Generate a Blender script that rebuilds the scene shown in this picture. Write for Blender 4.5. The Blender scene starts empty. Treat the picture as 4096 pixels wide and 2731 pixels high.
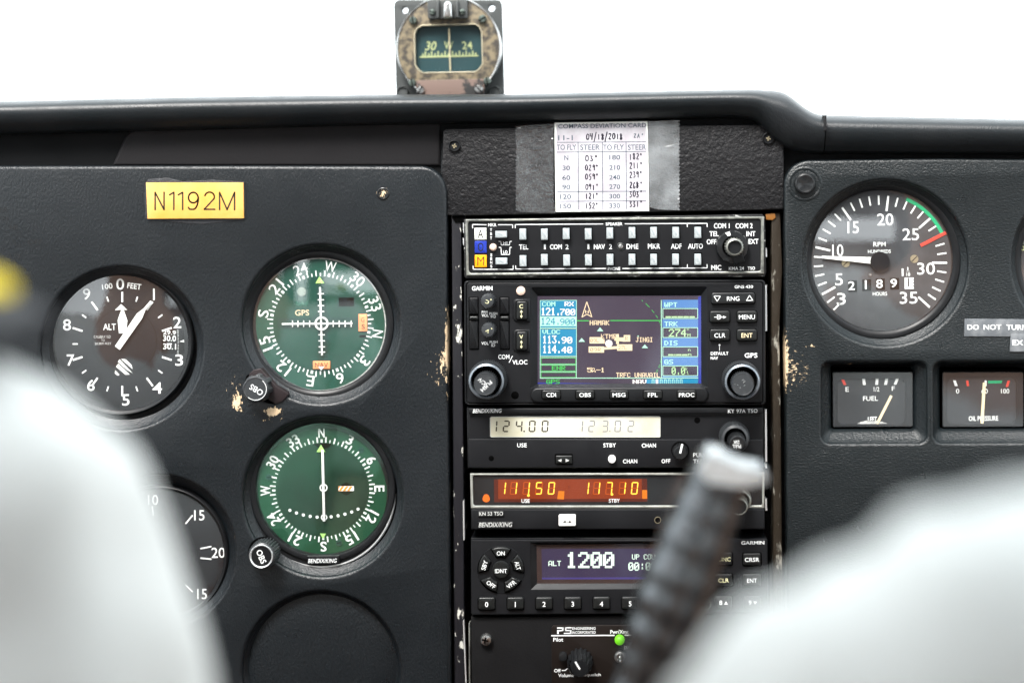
import bpy, math, random
from mathutils import Vector, noise
from mathutils.geometry import tessellate_polygon
random.seed(7)
SC = bpy.context.scene
COL = SC.collection
# ---------------------------------------------------------------- camera, sky, sun
D = 0.90                       # metres from the lens to the instrument panel
S = 0.544 / 4096               # metres on the panel per photograph pixel
VX, VY = 2529.0, 817.0         # point of the panel straight ahead of the lens
cam_d = bpy.data.cameras.new('camera'); cam = bpy.data.objects.new('camera', cam_d)
COL.objects.link(cam); SC.camera = cam
cam.location = (0, -D, 0); cam.rotation_euler = (math.pi/2, 0, 0)
cam_d.sensor_width = 36; cam_d.lens = 36*D/0.544
cam_d.shift_x = (2048-VX)/4096; cam_d.shift_y = (VY-1365.5)/4096
cam_d.clip_start = 0.01; cam_d.clip_end = 5000
cam_d.dof.use_dof = True; cam_d.dof.focus_distance = D; cam_d.dof.aperture_fstop = 2.0
SUN_EL, SUN_ROT = math.radians(52), math.radians(200)
w = bpy.data.worlds.new("World"); SC.world = w; w.use_nodes = True
nt = w.node_tree; bg = nt.nodes['Background']
sky = nt.nodes.new('ShaderNodeTexSky'); sky.sky_type = 'NISHITA'; sky.sun_disc = False
sky.sun_elevation = SUN_EL; sky.sun_rotation = SUN_ROT; sky.dust_density = 6; sky.air_density = 1
hs = nt.nodes.new('ShaderNodeHueSaturation'); hs.inputs['Saturation'].default_value = 0.22
oc = nt.nodes.new('ShaderNodeMix'); oc.data_type = 'RGBA'; oc.blend_type = 'LIGHTEN'; oc.inputs[0].default_value = 1   # bright overcast
oc.inputs[7].default_value = (8.4, 9.0, 9.3, 1)
nt.links.new(sky.outputs[0], hs.inputs['Color']); nt.links.new(hs.outputs[0], oc.inputs[6]); nt.links.new(oc.outputs[2], bg.inputs[0])
bg.inputs[1].default_value = 0.26
sd = bpy.data.lights.new('sun', 'SUN'); so = bpy.data.objects.new('sun', sd); COL.objects.link(so)
sd.energy = 4.4; sd.angle = math.radians(20); sd.color = (1, .97, .93)
so.rotation_euler = (math.radians(37), 0, math.radians(-20))
SC.view_settings.view_transform = 'Standard'; SC.view_settings.look = 'None'
SC.view_settings.exposure = 0.55; SC.view_settings.gamma = 1
SC.cycles.max_bounces = 10; SC.cycles.transparent_max_bounces = 16
SC.cycles.sample_clamp_indirect = 6; SC.cycles.caustics_reflective = False

# ---------------------------------------------------------------- helpers
ORG = {}
class Mp:                                  # a patch of the panel measured at its own scale
    def __init__(s, x0, y0, k): s.x0, s.y0, s.k = x0, y0, k
    def __call__(s, x, y): return (s.x0+x/s.k, s.y0+y/s.k)
    def pts(s, L): return [s(*p) for p in L]
V = Mp(0,0,.57422)
Z1=Mp(0,600,2.2402); Z2=Mp(0,1000,2.0906); Z3=Mp(900,900,2.09125); Z4=Mp(900,1620,2.09125)
Z5=Mp(500,1750,1.598); Z6=Mp(1500,0,3.92); Z7=Mp(1700,420,1.568)
A1=Mp(1800,840,3.36); A2=Mp(2450,840,3.36); A3=Mp(1840,1100,2.8516); A4=Mp(2440,1100,2.8516)
A5=Mp(1840,1600,2.9578); A6=Mp(2440,1600,2.9591); A7=Mp(1840,2120,2.5658); A8=Mp(2480,1700,1.5208)
B1=Mp(3100,620,2.0633); B2=Mp(3200,1250,2.6138); C1=Mp(2200,1100,3.136)
TILT = 0.011
def kk(h): return (D-h*.001)/D
def W(p, h=0, href=None):                  # panel point (photo px) at height h mm in front of the panel
    k = kk(h if href is None else href)
    return Vector(((p[0]-VX)*S*k, -h*.001, (VY-p[1])*S*k))
def rrect(cx, cy, w_, h_, r=0, tilt=TILT, n=5):
    r = min(r, w_/2-.01, h_/2-.01); P = []
    for sx, sy, a0 in ((1,1,0),(-1,1,90),(-1,-1,180),(1,-1,270)):
        ccx, ccy = sx*(w_/2-r), sy*(h_/2-r)
        if r <= 0: P.append((ccx, ccy)); continue
        for i in range(n+1):
            a = math.radians(a0+90*i/n); P.append((ccx+r*math.cos(a), ccy+r*math.sin(a)))
    return [(cx+x+y*tilt, cy+y-x*tilt) for x, y in P]
def box(m, x0, y0, x1, y1, r=0, tilt=TILT, m2=None):
    a = m(x0, y0); b = (m2 or m)(x1, y1)
    return rrect((a[0]+b[0])/2, (a[1]+b[1])/2, abs(b[0]-a[0]), abs(b[1]-a[1]), r/m.k, tilt)
def ring(c, r, n=48, a0=0, ry=None):
    return [(c[0]+r*math.cos(a0+2*math.pi*i/n), c[1]+(ry or r)*math.sin(a0+2*math.pi*i/n)) for i in range(n)]
def bar(a, b, w_, w2=None):
    w2 = w_ if w2 is None else w2
    dx, dy = b[0]-a[0], b[1]-a[1]; L = math.hypot(dx, dy) or 1; nx, ny = -dy/L, dx/L
    return [(a[0]+nx*w_/2, a[1]+ny*w_/2), (b[0]+nx*w2/2, b[1]+ny*w2/2), (b[0]-nx*w2/2, b[1]-ny*w2/2), (a[0]-nx*w_/2, a[1]-ny*w_/2)]
def fin(o, parent, label=None, kind=None):
    if parent is not None:
        o.parent = parent; o.location = ORG[o.name]-ORG[parent.name]
    else: o.location = ORG[o.name]
    if label: o['label'] = label
    if kind: o['kind'] = kind
    return o
def mesh(name, verts, faces, mat, parent=None, smooth=35, label=None, kind=None, origin=None, weld=False):
    vs = [Vector(v) for v in verts]
    if origin is None:
        lo = Vector((min(v[i] for v in vs) for i in range(3))); hi = Vector((max(v[i] for v in vs) for i in range(3)))
        origin = (lo+hi)/2
    me = bpy.data.meshes.new(name)
    me.from_pydata([v-origin for v in vs], [], faces)
    me.materials.append(mat)
    if smooth:
        me.shade_smooth(); me.set_sharp_from_angle(angle=math.radians(smooth))
    me.update()
    o = bpy.data.objects.new(name, me); COL.objects.link(o); ORG[o.name] = origin.copy()
    return fin(o, parent, label, kind)
def thing(name, label, cat, at, h=0, group=None, kind=None):
    o = bpy.data.objects.new(name, None); COL.objects.link(o); o.empty_display_size = .01
    ORG[o.name] = W(at, h) if not isinstance(at, Vector) else at.copy()
    o.location = ORG[o.name]
    if kind: o['kind'] = kind
    else: o['label'] = label; o['category'] = cat
    if group: o['group'] = group
    return o
def tag(o, label, cat, group=None):
    o['label'] = label; o['category'] = cat
    if group: o['group'] = group
    return o
def area2(P): return sum(P[i][0]*P[(i+1)%len(P)][1]-P[(i+1)%len(P)][0]*P[i][1] for i in range(len(P)))
def offs(P, d):                            # move a closed loop d px to its left
    n = len(P); out = []
    for i in range(n):
        a, b, c = P[i-1], P[i], P[(i+1)%n]
        e1 = (b[0]-a[0], b[1]-a[1]); e2 = (c[0]-b[0], c[1]-b[1])
        l1 = math.hypot(*e1) or 1e-9; l2 = math.hypot(*e2) or 1e-9
        n1 = (-e1[1]/l1, e1[0]/l1); n2 = (-e2[1]/l2, e2[0]/l2)
        m = (n1[0]+n2[0], n1[1]+n2[1]); q = m[0]*n1[0]+m[1]*n1[1]
        q = max(q, .35)
        out.append((b[0]+m[0]/q*d, b[1]+m[1]/q*d))
    return out
def prism(name, loops, h0, h1, mat, parent=None, bev=0, bseg=3, href=None, dome=0, **kw):
    """slab from height h0 (back) to h1 (front) mm, with holes, front edges rounded by bev px"""
    if isinstance(loops[0][0], (int, float)): loops = [loops]
    href = h1 if href is None else href
    L = []
    for j, P in enumerate(loops):
        P = list(P); ccw = area2(P) > 0
        if ccw != (j == 0): P.reverse()
        L.append(P)
    verts, faces = [], []
    bh = bev*S*1000
    fronts = []
    for P in L:
        n = len(P); rows = [(P, h0)]
        if bev:
            for s in range(bseg+1):
                a = math.pi/2*s/bseg
                rows.append((offs(P, bev*(1-math.cos(a))), h1-bh*(1-math.sin(a))))
        else: rows.append((P, h1))
        base = len(verts)
        for Q, h in rows: verts += [W(p, h, href) for p in Q]
        for r in range(len(rows)-1):
            for i in range(n):
                j = (i+1) % n
                faces.append((base+r*n+i, base+r*n+j, base+(r+1)*n+j, base+(r+1)*n+i))
        fronts.append((base+(len(rows)-1)*n, rows[-1][0]))
    faces = [f[::-1] for f in faces]
    idx = [b+i for b, Q in fronts for i in range(len(Q))]
    if dome and len(fronts) == 1:
        b, Q = fronts[0]; n = len(Q); cx = sum(p[0] for p in Q)/n; cy = sum(p[1] for p in Q)/n; prev = b
        for t in (.66, .33):
            nb = len(verts)
            verts += [W((cx+(p[0]-cx)*t, cy+(p[1]-cy)*t), h1+dome*(1-t*t), href) for p in Q]
            for i in range(n): faces.append((nb+i, nb+(i+1)%n, prev+(i+1)%n, prev+i))
            prev = nb
        verts.append(W((cx, cy), h1+dome, href))
        for i in range(n): faces.append((len(verts)-1, prev+(i+1)%n, prev+i))
    elif len(fronts) == 1 and len(fronts[0][1]) <= 60:
        faces.append(tuple(idx[::-1]))
    else:
        tri = tessellate_polygon([[Vector((p[0], p[1], 0)) for p in Q] for b, Q in fronts])
        ref = []
        for a, b_, c in tri:
            f = (idx[a], idx[b_], idx[c])
            va, vb, vc = (verts[i] for i in f)
            if (vb-va).cross(vc-va).y > 0: f = f[::-1]
            faces.append(f)
    return mesh(name, verts, faces, mat, parent, **kw)
def lathe(name, c, prof, mat, parent=None, n=64, href=None, ribs=None, **kw):
    href = prof[-1][1] if href is None else href
    verts, faces = [], []
    rows = []
    for pi_, (r, h) in enumerate(prof):
        if r <= 0: rows.append([len(verts)]); verts.append(W(c, h, href)); continue
        row = []
        for i in range(n):
            rr = r
            if ribs and pi_ in ribs[2] and (i*ribs[0]//n*1.0 != (i*ribs[0]/n+.5)//1): rr = r-ribs[1]
            a = 2*math.pi*i/n
            row.append(len(verts)); verts.append(W((c[0]+rr*math.cos(a), c[1]+rr*math.sin(a)), h, href))
        rows.append(row)
    for A, B in zip(rows, rows[1:]):
        for i in range(n):
            j = (i+1) % n
            if len(A) == 1: faces.append((A[0], B[j], B[i]))
            elif len(B) == 1: faces.append((A[i], A[j], B[0]))
            else: faces.append((A[i], A[j], B[j], B[i]))
    return mesh(name, verts, [f[::-1] for f in faces], mat, parent, **kw)
def flat(name, polys, mat, parent, h, **kw):        # flat print: polygons at one height
    verts, faces = [], []
    for P in polys:
        P = list(P)
        if area2(P) > 0: P.reverse()
        b = len(verts); verts += [W(p, h) for p in P]; faces.append(tuple(range(b, b+len(P))))
    return mesh(name, verts, faces, mat, parent, smooth=0, **kw)
def annulus(c, r0, r1, n=64, a0=0, a1=2*math.pi):
    out = []
    for i in range(n):
        t0 = a0+(a1-a0)*i/n; t1 = a0+(a1-a0)*(i+1)/n
        out.append([(c[0]+r*math.cos(t), c[1]+r*math.sin(t)) for r, t in ((r0,t0),(r1,t0),(r1,t1),(r0,t1))])
    return out
# ---- lettering: collected, then converted in one go and merged per parent
TXT = []
def text(s, c, w_, h_, mat, parent, h, bold=0.0, rot=0.0, shear=0.0, name='lettering', tilt=TILT, sp=1.0):
    """fit string s in a box w_ x h_ px centred on c, rotated rot degrees clockwise"""
    TXT.append((s, c, w_, h_, mat, parent, h, bold, rot-math.degrees(tilt), shear, name, sp))
def mtext(m, s, x, y, w_, h_, mat, parent, h, **kw):
    text(s, m(x, y), None if w_ is None else w_/m.k, h_/m.k, mat, parent, h, **kw)
def flush_text():
    src = {}; objs = {}
    for t in TXT:
        key = (t[0], t[7], t[9], t[11])
        if key in objs: continue
        cu = bpy.data.curves.new('glyphs', 'FONT'); cu.body = t[0]; cu.size = 1; cu.offset = t[7]*.012 if t[7] > 0 else t[7]*.02; cu.shear = t[9]
        cu.space_character = t[11]; cu.resolution_u = 3; cu.fill_mode = 'FRONT'
        o = bpy.data.objects.new('glyphs', cu); COL.objects.link(o); objs[key] = o
    bpy.context.view_layer.update(); dg = bpy.context.evaluated_depsgraph_get()
    for key, o in objs.items():
        me = bpy.data.meshes.new_from_object(o.evaluated_get(dg))
        vs = [v.co.copy() for v in me.vertices]; fs = [tuple(p.vertices) for p in me.polygons]
        x0 = min(v.x for v in vs); x1 = max(v.x for v in vs); y0 = min(v.y for v in vs); y1 = max(v.y for v in vs)
        src[key] = (vs, fs, x0, x1, y0, y1)
    for o in objs.values():
        c = o.data; bpy.data.objects.remove(o); bpy.data.curves.remove(c)
    groups = {}
    for t in TXT:
        groups.setdefault((t[5].name, t[4].name, t[10]), []).append(t)
    for (pn, mn, name), L in groups.items():
        verts, faces = [], []
        for s, c, w_, h_, mat, parent, h, bold, rot, shear, nm, sp in L:
            vs, fs, x0, x1, y0, y1 = src[(s, bold, shear, sp)]
            sy = h_/(y1-y0); sx = sy if w_ is None else w_/(x1-x0)
            ca, sa = math.cos(math.radians(rot)), math.sin(math.radians(rot)); b = len(verts)
            for v in vs:
                X = (v.x-(x0+x1)/2)*sx; Y = -(v.y-(y0+y1)/2)*sy
                verts.append(W((c[0]+X*ca-Y*sa, c[1]+X*sa+Y*ca), h))
            for f in fs: faces.append(tuple(b+i for i in f))
        mesh(name, verts, faces, L[0][4], L[0][5], smooth=0)
# ---- 5x7 screen font, seven-segment digits, pen strokes
F57 = dict(zip('0123456789ABCDEFGHIJKLMNOPRSTUVWXY.-:ktnmo/ ', '3E5149453E 00427F4000 4261514946 2141454B31 1814127F10 2745454539 3C4A494930 0171090503 3649494936 064949291E 7E1111117E 7F49494936 3E41414122 7F4141221C 7F49494941 7F09090901 3E4149497A 7F0808087F 00417F4100 2040413F01 7F08142241 7F40404040 7F020C027F 7F0408107F 3E4141413E 7F09090906 7F09192946 4649494931 01017F0101 3F4040403F 1F2040201F 3F4038403F 6314081463 0708700807 0000600000 0808080808 0000360000 7F10284400 043F444020 7C08040478 7C04180478 0609090600 2010080402 0000000000'.split()))
def pix(s, m, x0, y0, x1, y1, bold=0.0, gap=1):
    n = len(s)*(5+gap)-gap; cw = (x1-x0)/n; ch = (y1-y0)/7; out = []
    for ci, c in enumerate(s):
        hx = F57[c]
        for cx in range(5):
            b = int(hx[cx*2:cx*2+2], 16)
            for r in range(7):
                if b >> r & 1:
                    X = x0+(ci*(5+gap)+cx)*cw; Y = y0+r*ch
                    out.append(m.pts([(X, Y), (X+cw*(1+bold), Y), (X+cw*(1+bold), Y+ch), (X, Y+ch)]))
    return out
SEG = {'0':'abcdef','1':'bc','2':'abged','3':'abgcd','4':'fgbc','5':'afgcd','6':'afgedc','7':'abc','8':'abcdefg','9':'abfgcd','|':'bc'}
def seg7(ch, m, x0, y0, w_, h_, t, sl=0.08):
    g = t*.12; H = h_/2; out = []
    def P(x, y): return m(x0+x+sl*(h_-y), y0+y)
    def hor(y): return [P(t*.6+g, y), P(t*1.1, y-t/2), P(w_-t*1.1, y-t/2), P(w_-t*.6-g, y), P(w_-t*1.1, y+t/2), P(t*1.1, y+t/2)]
    def ver(x, a, b): return [P(x, a+g), P(x+t/2, a+t*.5+g), P(x+t/2, b-t*.5-g), P(x, b-g), P(x-t/2, b-t*.5-g), P(x-t/2, a+t*.5+g)]
    for s in SEG[ch]:
        out.append({'a':lambda: hor(t/2), 'g':lambda: hor(H), 'd':lambda: hor(h_-t/2), 'b':lambda: ver(w_-t/2, t*.3, H), 'c':lambda: ver(w_-t/2, H, h_-t*.3),
                    'f':lambda: ver(t/2, t*.3, H), 'e':lambda: ver(t/2, H, h_-t*.3)}[s]())
    return out
PEN = {'0':[[(.5,0),(.15,.2),(.1,.7),(.4,1),(.8,.8),(.85,.3),(.5,0)]], '1':[[(.4,.1),(.45,1)]], '2':[[(.1,.2),(.5,0),(.8,.25),(.1,.95),(.9,.95)]],
 '3':[[(.1,.1),(.7,.1),(.35,.45),(.8,.7),(.5,1),(.1,.9)]], '4':[[(.15,0),(.15,.5),(.8,.45)],[(.8,0),(.65,1.1)]], '5':[[(.8,0),(.2,.05),(.2,.4),(.7,.5),(.6,.95),(.1,1)]],
 '6':[[(.6,0),(.2,.4),(.15,.9),(.6,1),(.7,.65),(.2,.6)]], '8':[[(.7,.15),(.3,0),(.2,.3),(.75,.7),(.5,1),(.15,.8),(.75,.2)]], '9':[[(.75,.1),(.3,.05),(.2,.4),(.7,.4),(.75,.1),(.7,1)]],
 '/':[[(.8,-.3),(.1,1.35)]], 'o':[[(.4,0),(.25,.15),(.45,.28),(.6,.1),(.4,0)]], 'Z':[[(.1,.1),(.8,0),(.2,.9),(.9,.8)]], 'A':[[(.1,1),(.5,0),(.8,1)],[(.2,.6),(.75,.6)]]}
def pen(s, m, x0, y0, x1, y1, wd=4):
    out = []; cw = (x1-x0)/len(s)
    for i, c in enumerate(s):
        jx, jy = random.uniform(-.06,.06)*cw, random.uniform(-.05,.05)*(y1-y0)
        for st in PEN[c]:
            q = [m(x0+(i+px_*.85)*cw+jx, y0+py*(y1-y0)+jy) for px_, py in st]
            for a, b in zip(q, q[1:]): out.append(bar(a, b, wd/m.k*random.uniform(.7,1.15)))
    return out
# ---------------------------------------------------------------- materials
MATS = {}
def mat(name, col, rough=.5, metal=0, bump=None, emit=None, var=None, spec=.3, coat=0, chips=None, stretch=None):
    """bump=(scale, strength, mm)   var=(scale, colour2, lo, hi)   chips=(zones, colour, specks)"""
    m = bpy.data.materials.new(name); m.use_nodes = True; MATS[name] = m
    nt = m.node_tree; N = nt.nodes; Lk = nt.links; p = N['Principled BSDF']
    p.inputs['Base Color'].default_value = (*col, 1); p.inputs['Roughness'].default_value = rough
    p.inputs['Metallic'].default_value = metal; p.inputs['Specular IOR Level'].default_value = spec
    p.inputs['Coat Weight'].default_value = coat
    if emit:
        p.inputs['Emission Color'].default_value = (*emit[0], 1); p.inputs['Emission Strength'].default_value = emit[1]
    geo = N.new('ShaderNodeNewGeometry'); pos = geo.outputs['Position']
    if stretch:
        vm = N.new('ShaderNodeVectorMath'); vm.operation = 'MULTIPLY'; vm.inputs[1].default_value = stretch
        Lk.new(pos, vm.inputs[0]); spos = vm.outputs[0]
    else: spos = pos
    def nz(scale, det=3, src=None, rough_=.6):
        n = N.new('ShaderNodeTexNoise'); n.inputs['Scale'].default_value = scale; n.inputs['Detail'].default_value = det
        n.inputs['Roughness'].default_value = rough_; Lk.new(src or pos, n.inputs['Vector']); return n.outputs['Fac']
    colsock = None
    if var:
        f = nz(var[0], 6, spos); r = N.new('ShaderNodeMapRange'); r.inputs[1].default_value = var[2]; r.inputs[2].default_value = var[3]
        Lk.new(f, r.inputs[0]); mx = N.new('ShaderNodeMix'); mx.data_type = 'RGBA'
        Lk.new(r.outputs[0], mx.inputs[0]); mx.inputs[6].default_value = (*col, 1); mx.inputs[7].default_value = (*var[1], 1)
        colsock = mx.outputs[2]
    # worn roughness everywhere: fingerprints and dust
    rn = nz(60, 5); rr = N.new('ShaderNodeMapRange'); rr.inputs[1].default_value = .3; rr.inputs[2].default_value = .7
    rr.inputs[3].default_value = max(.02, rough*.82); rr.inputs[4].default_value = min(1, rough*1.2); Lk.new(rn, rr.inputs[0]); Lk.new(rr.outputs[0], p.inputs['Roughness'])
    if chips:
        zones, ccol, specks = chips; cur = None
        for (c, rx, ry, a) in zones:
            wp = W(c, 0)
            s1 = N.new('ShaderNodeVectorMath'); s1.operation = 'SUBTRACT'; s1.inputs[1].default_value = wp; Lk.new(pos, s1.inputs[0])
            s2 = N.new('ShaderNodeVectorMath'); s2.operation = 'MULTIPLY'; s2.inputs[1].default_value = (1/(rx*S), 0, 1/(ry*S)); Lk.new(s1.outputs[0], s2.inputs[0])
            s3 = N.new('ShaderNodeVectorMath'); s3.operation = 'LENGTH'; Lk.new(s2.outputs[0], s3.inputs[0])
            s4 = N.new('ShaderNodeMapRange'); s4.inputs[1].default_value = 0; s4.inputs[2].default_value = 1; s4.inputs[3].default_value = a; s4.inputs[4].default_value = 0
            Lk.new(s3.outputs[1], s4.inputs[0])
            if cur is None: cur = s4.outputs[0]
            else:
                mx_ = N.new('ShaderNodeMath'); mx_.operation = 'MAXIMUM'; Lk.new(cur, mx_.inputs[0]); Lk.new(s4.outputs[0], mx_.inputs[1]); cur = mx_.outputs[0]
        ad = N.new('ShaderNodeMath'); ad.operation = 'ADD'; Lk.new(nz(470, 8, spos, .75), ad.inputs[0]); Lk.new(cur, ad.inputs[1])
        gt = N.new('ShaderNodeMapRange'); gt.inputs[1].default_value = .715; gt.inputs[2].default_value = .735; Lk.new(ad.outputs[0], gt.inputs[0])
        fac = gt.outputs[0]
        vo = N.new('ShaderNodeTexVoronoi'); vo.inputs['Scale'].default_value = 75; Lk.new(pos, vo.inputs['Vector'])
        sc_ = N.new('ShaderNodeSeparateColor'); Lk.new(vo.outputs['Color'], sc_.inputs[0])
        th = N.new('ShaderNodeMapRange'); th.inputs[1].default_value = 1-specks; th.inputs[2].default_value = 1; th.inputs[3].default_value = 0; th.inputs[4].default_value = .05; Lk.new(sc_.outputs[0], th.inputs[0])
        lt = N.new('ShaderNodeMath'); lt.operation = 'LESS_THAN'; Lk.new(vo.outputs['Distance'], lt.inputs[0]); Lk.new(th.outputs[0], lt.inputs[1])
        mxx = N.new('ShaderNodeMath'); mxx.operation = 'MAXIMUM'; Lk.new(fac, mxx.inputs[0]); Lk.new(lt.outputs[0], mxx.inputs[1]); fac = mxx.outputs[0]
        mx = N.new('ShaderNodeMix'); mx.data_type = 'RGBA'; Lk.new(fac, mx.inputs[0])
        if colsock: Lk.new(colsock, mx.inputs[6])
        else: mx.inputs[6].default_value = (*col, 1)
        cvar = N.new('ShaderNodeMix'); cvar.data_type = 'RGBA'; Lk.new(nz(500, 3), cvar.inputs[0])
        cvar.inputs[6].default_value = (*[c*.75 for c in ccol], 1); cvar.inputs[7].default_value = (*[min(1, c*1.2) for c in ccol], 1)
        Lk.new(cvar.outputs[2], mx.inputs[7]); colsock = mx.outputs[2]
    if colsock: Lk.new(colsock, p.inputs['Base Color'])
    if bump:
        b = N.new('ShaderNodeBump'); b.inputs['Strength'].default_value = bump[1]; b.inputs['Distance'].default_value = bump[2]*.001
        Lk.new(nz(bump[0], 4, spos), b.inputs['Height']); Lk.new(b.outputs[0], p.inputs['Normal'])
    return m
TAN = (.62, .47, .30)
chipL = [(V(1026,800),16,260,.38),(V(1018,830),40,130,.27),(V(1005,850),60,150,.19),(V(628,945),60,30,.48),(V(545,925),34,80,.36),(V(540,880),70,90,.17),(V(880,445),46,46,.27),
         (V(900,760),50,60,.06),(V(540,1230),25,25,.22),(V(620,960),110,50,.18),(V(470,930),120,60,.05)]
chipR = [(V(1804,830),22,180,.42),(V(1822,850),50,170,.22),(V(1845,855),60,130,.19),(V(1855,440),40,40,.14),(V(1860,795),40,20,.2),(V(1850,370),40,15,.12),(V(1812,900),60,150,.08),(V(1957,838),18,12,.3)]
M_vinL = mat('black_vinyl_left', (.0055,.0078,.0098),   .32, spec=.4, bump=(1000,1,.38), chips=(chipL, TAN, .05), stretch=(1,1,.55), var=(9,(.0085,.011,.0132),.35,.75))
M_vinR = mat('black_vinyl_right', (.0048,.0075,.0088), .32, spec=.4, bump=(950,1,.38), chips=(chipR, TAN, .10), stretch=(.65,1,1.15), var=(9,(.0075,.0105,.012),.35,.75))
M_dash = mat('glareshield_vinyl', (.007,.010,.012), .36, bump=(900,.6,.3), stretch=(1.6,1,.6), var=(12,(.013,.015,.017),.4,.7))
M_fascia = mat('fascia_vinyl', (.004,.0045,.005), .6, spec=.08, bump=(700,.4,.2))
M_crink = mat('crinkle_black', (.006,.006,.007), .45, spec=.25, bump=(480,1.0,.9), chips=([(V(1030,480),20,20,.1)], (.3,.3,.3), .01))
M_black = mat('satin_black', (.006,.0065,.0075), .38, spec=.22, bump=(1500,.15,.05), var=(40,(.009,.010,.011),.4,.7))
M_face = mat('faceplate_charcoal', (.006,.0064,.0075), .42, spec=.2, bump=(2200,.18,.04), var=(25,(.009,.0095,.011),.35,.75), chips=([(V(0,0),1,1,.1)], (.4,.4,.38), .06))
M_deep = mat('deep_black', (.006,.006,.007), .7)
M_void = mat('hole_black', (.002,.002,.002), .9, spec=0)
M_gloss = mat('gloss_black', (.012,.013,.014), .22, bump=(900,.08,.05))
M_key = mat('rubber_key', (.010,.011,.011), .30, bump=(1800,.12,.04))
M_knob = mat('knob_black', (.030,.033,.036), .34, bump=(1600,.15,.04), var=(300,(.05,.052,.055),.55,.8))
M_white = mat('white_print', (.80,.82,.82), .6, var=(900,(.62,.65,.66),.45,.7))
M_dim = mat('worn_print', (.55,.56,.54), .6, var=(800,(.3,.3,.3),.45,.6))
M_yel = mat('aged_print', (.72,.70,.42), .6)
M_mark = mat('dial_marking', (.82,.85,.83), .55)
M_need = mat('needle_white', (.84,.86,.82), .45)
M_cream = mat('needle_cream', (.78,.66,.42), .5)
M_metal = mat('worn_grey_metal', (.30,.31,.28), .42, metal=.8, var=(160,(.14,.145,.14),.45,.62), bump=(500,.3,.1))
M_steel = mat('steel', (.55,.56,.55), .28, metal=1, var=(300,(.25,.26,.26),.5,.7), bump=(600,.2,.1))
M_silver = mat('silver_edge', (.72,.74,.75), .35, metal=.7, bump=(400,.2,.1))
M_edge = mat('chipped_edge', (.012,.012,.013), .4, var=(330,(.34,.35,.33),.58,.64), stretch=(.35,1,1))
M_rail = mat('scuffed_rail', (.012,.012,.015), .35, var=(190,(.60,.60,.55),.60,.63), stretch=(1,1,.5), bump=(300,.3,.2))
M_railR = mat('corroded_rail', (.022,.017,.012), .5, spec=.15, var=(170,(.30,.29,.25),.57,.66), stretch=(1,1,.35), bump=(260,.8,.8))
M_btn = mat('white_button', (.33,.37,.385), .4, bump=(900,.1,.05))
M_btnw = mat('bright_button', (.85,.86,.83), .4)
M_plac = mat('yellow_placard', (.62,.31,.06), .35, var=(14,(.70,.42,.15),.42,.62), bump=(300,.12,.1))
M_engr = mat('engraving', (.022,.018,.010), .6)
M_press = mat('pressed_letters', (.010,.011,.012), .7)
M_green = mat('dial_green', (.010,.062,.042), .5, var=(50,(.018,.085,.06),.4,.7), bump=(400,.1,.1))
M_green2 = mat('dial_green_inner', (.006,.048,.032), .5, var=(40,(.010,.062,.042),.4,.7))
M_grd = mat('dial_green_groove', (.010,.045,.036), .5)
M_sheen = mat('dial_green_sheen', (.005,.050,.022), .45, var=(30,(.008,.066,.030),.4,.7))  # black dial: green sky reflection of its coated glass painted into the face colour
M_sheen2 = mat('dial_green_sheen_dark', (.003,.016,.009), .4, var=(20,(.006,.034,.018),.4,.6))  # same painted green reflection, darker on the inner disc
M_lime = mat('lime_paint', (.40,.78,.20), .5)
M_orange = mat('orange_flag', (.80,.30,.12), .5)
M_dial = mat('dial_black', (.008,.009,.011), .6, spec=.1, var=(20,(.014,.015,.017),.4,.6))
M_dial2 = mat('dial_grey', (.030,.032,.035), .5, var=(18,(.075,.08,.086),.4,.65))
M_dial3 = mat('dial_small_gauge', (.014,.0155,.018), .5, var=(18,(.024,.026,.030),.4,.65))
M_brass = mat('brass_screw', (.38,.33,.22), .4, metal=.7)
M_red = mat('red_paint', (.62,.055,.035), .5)
M_arc = mat('green_arc', (.0,.36,.15), .5)
M_paper = mat('card_paper', (.36,.34,.37), .75, var=(60,(.50,.50,.53),.4,.65), bump=(120,.4,.5))
M_pborder = mat('card_border', (.80,.82,.78), .7)
M_ink = mat('blue_grey_ink', (.03,.05,.07), .7, var=(900,(.10,.13,.16),.45,.6))
M_pen = mat('pen_ink', (.02,.018,.03), .6)
M_comp = mat('compass_worn_paint', (.17,.14,.09), .5, var=(300,(.045,.040,.034),.42,.60), bump=(200,.4,.3))
M_comp2 = mat('compass_primer', (.13,.09,.075), .55, var=(90,(.02,.02,.02),.5,.54))
M_cgrey = mat('compass_housing', (.055,.06,.06), .5, bump=(500,.2,.1))
M_cteal = mat('compass_card_teal', (.020,.052,.058), .35)
M_clet = mat('compass_lettering', (.45,.50,.24), .5)
M_silkA = mat('lamp_white_lens', (.78,.80,.74), .3)
M_silkB = mat('lamp_blue_lens', (.015,.035,.30), .3)
M_silkC = mat('lamp_amber_lens', (.95,.33,.01), .3, emit=((1,.3,.0),.12))
M_sens = mat('light_sensor', (.62,.46,.38), .3)
M_strip = mat('label_tape_black', (.10,.11,.12), .3, var=(150,(.17,.18,.19),.45,.65))
M_seam = mat('seam_dark', (.004,.004,.005), .8)
M_shirt = mat('white_shirt_cloth', (.60,.615,.60), .85, bump=(1500,.2,.1))
M_skin = mat('skin', (.45,.27,.19), .55)
M_hair = mat('dark_hair', (.02,.015,.012), .6, bump=(900,.8,1))
M_gold = mat('gold_braid', (.66,.50,.004), .7)
M_trous = mat('navy_trousers', (.02,.022,.035), .8)
M_grip = mat('yoke_grip', (.10,.108,.115), .26, metal=.75, bump=(120,.25,.6))
M_cabin = mat('cabin_lining', (.05,.056,.062), .8, bump=(300,.2,.3))
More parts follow.
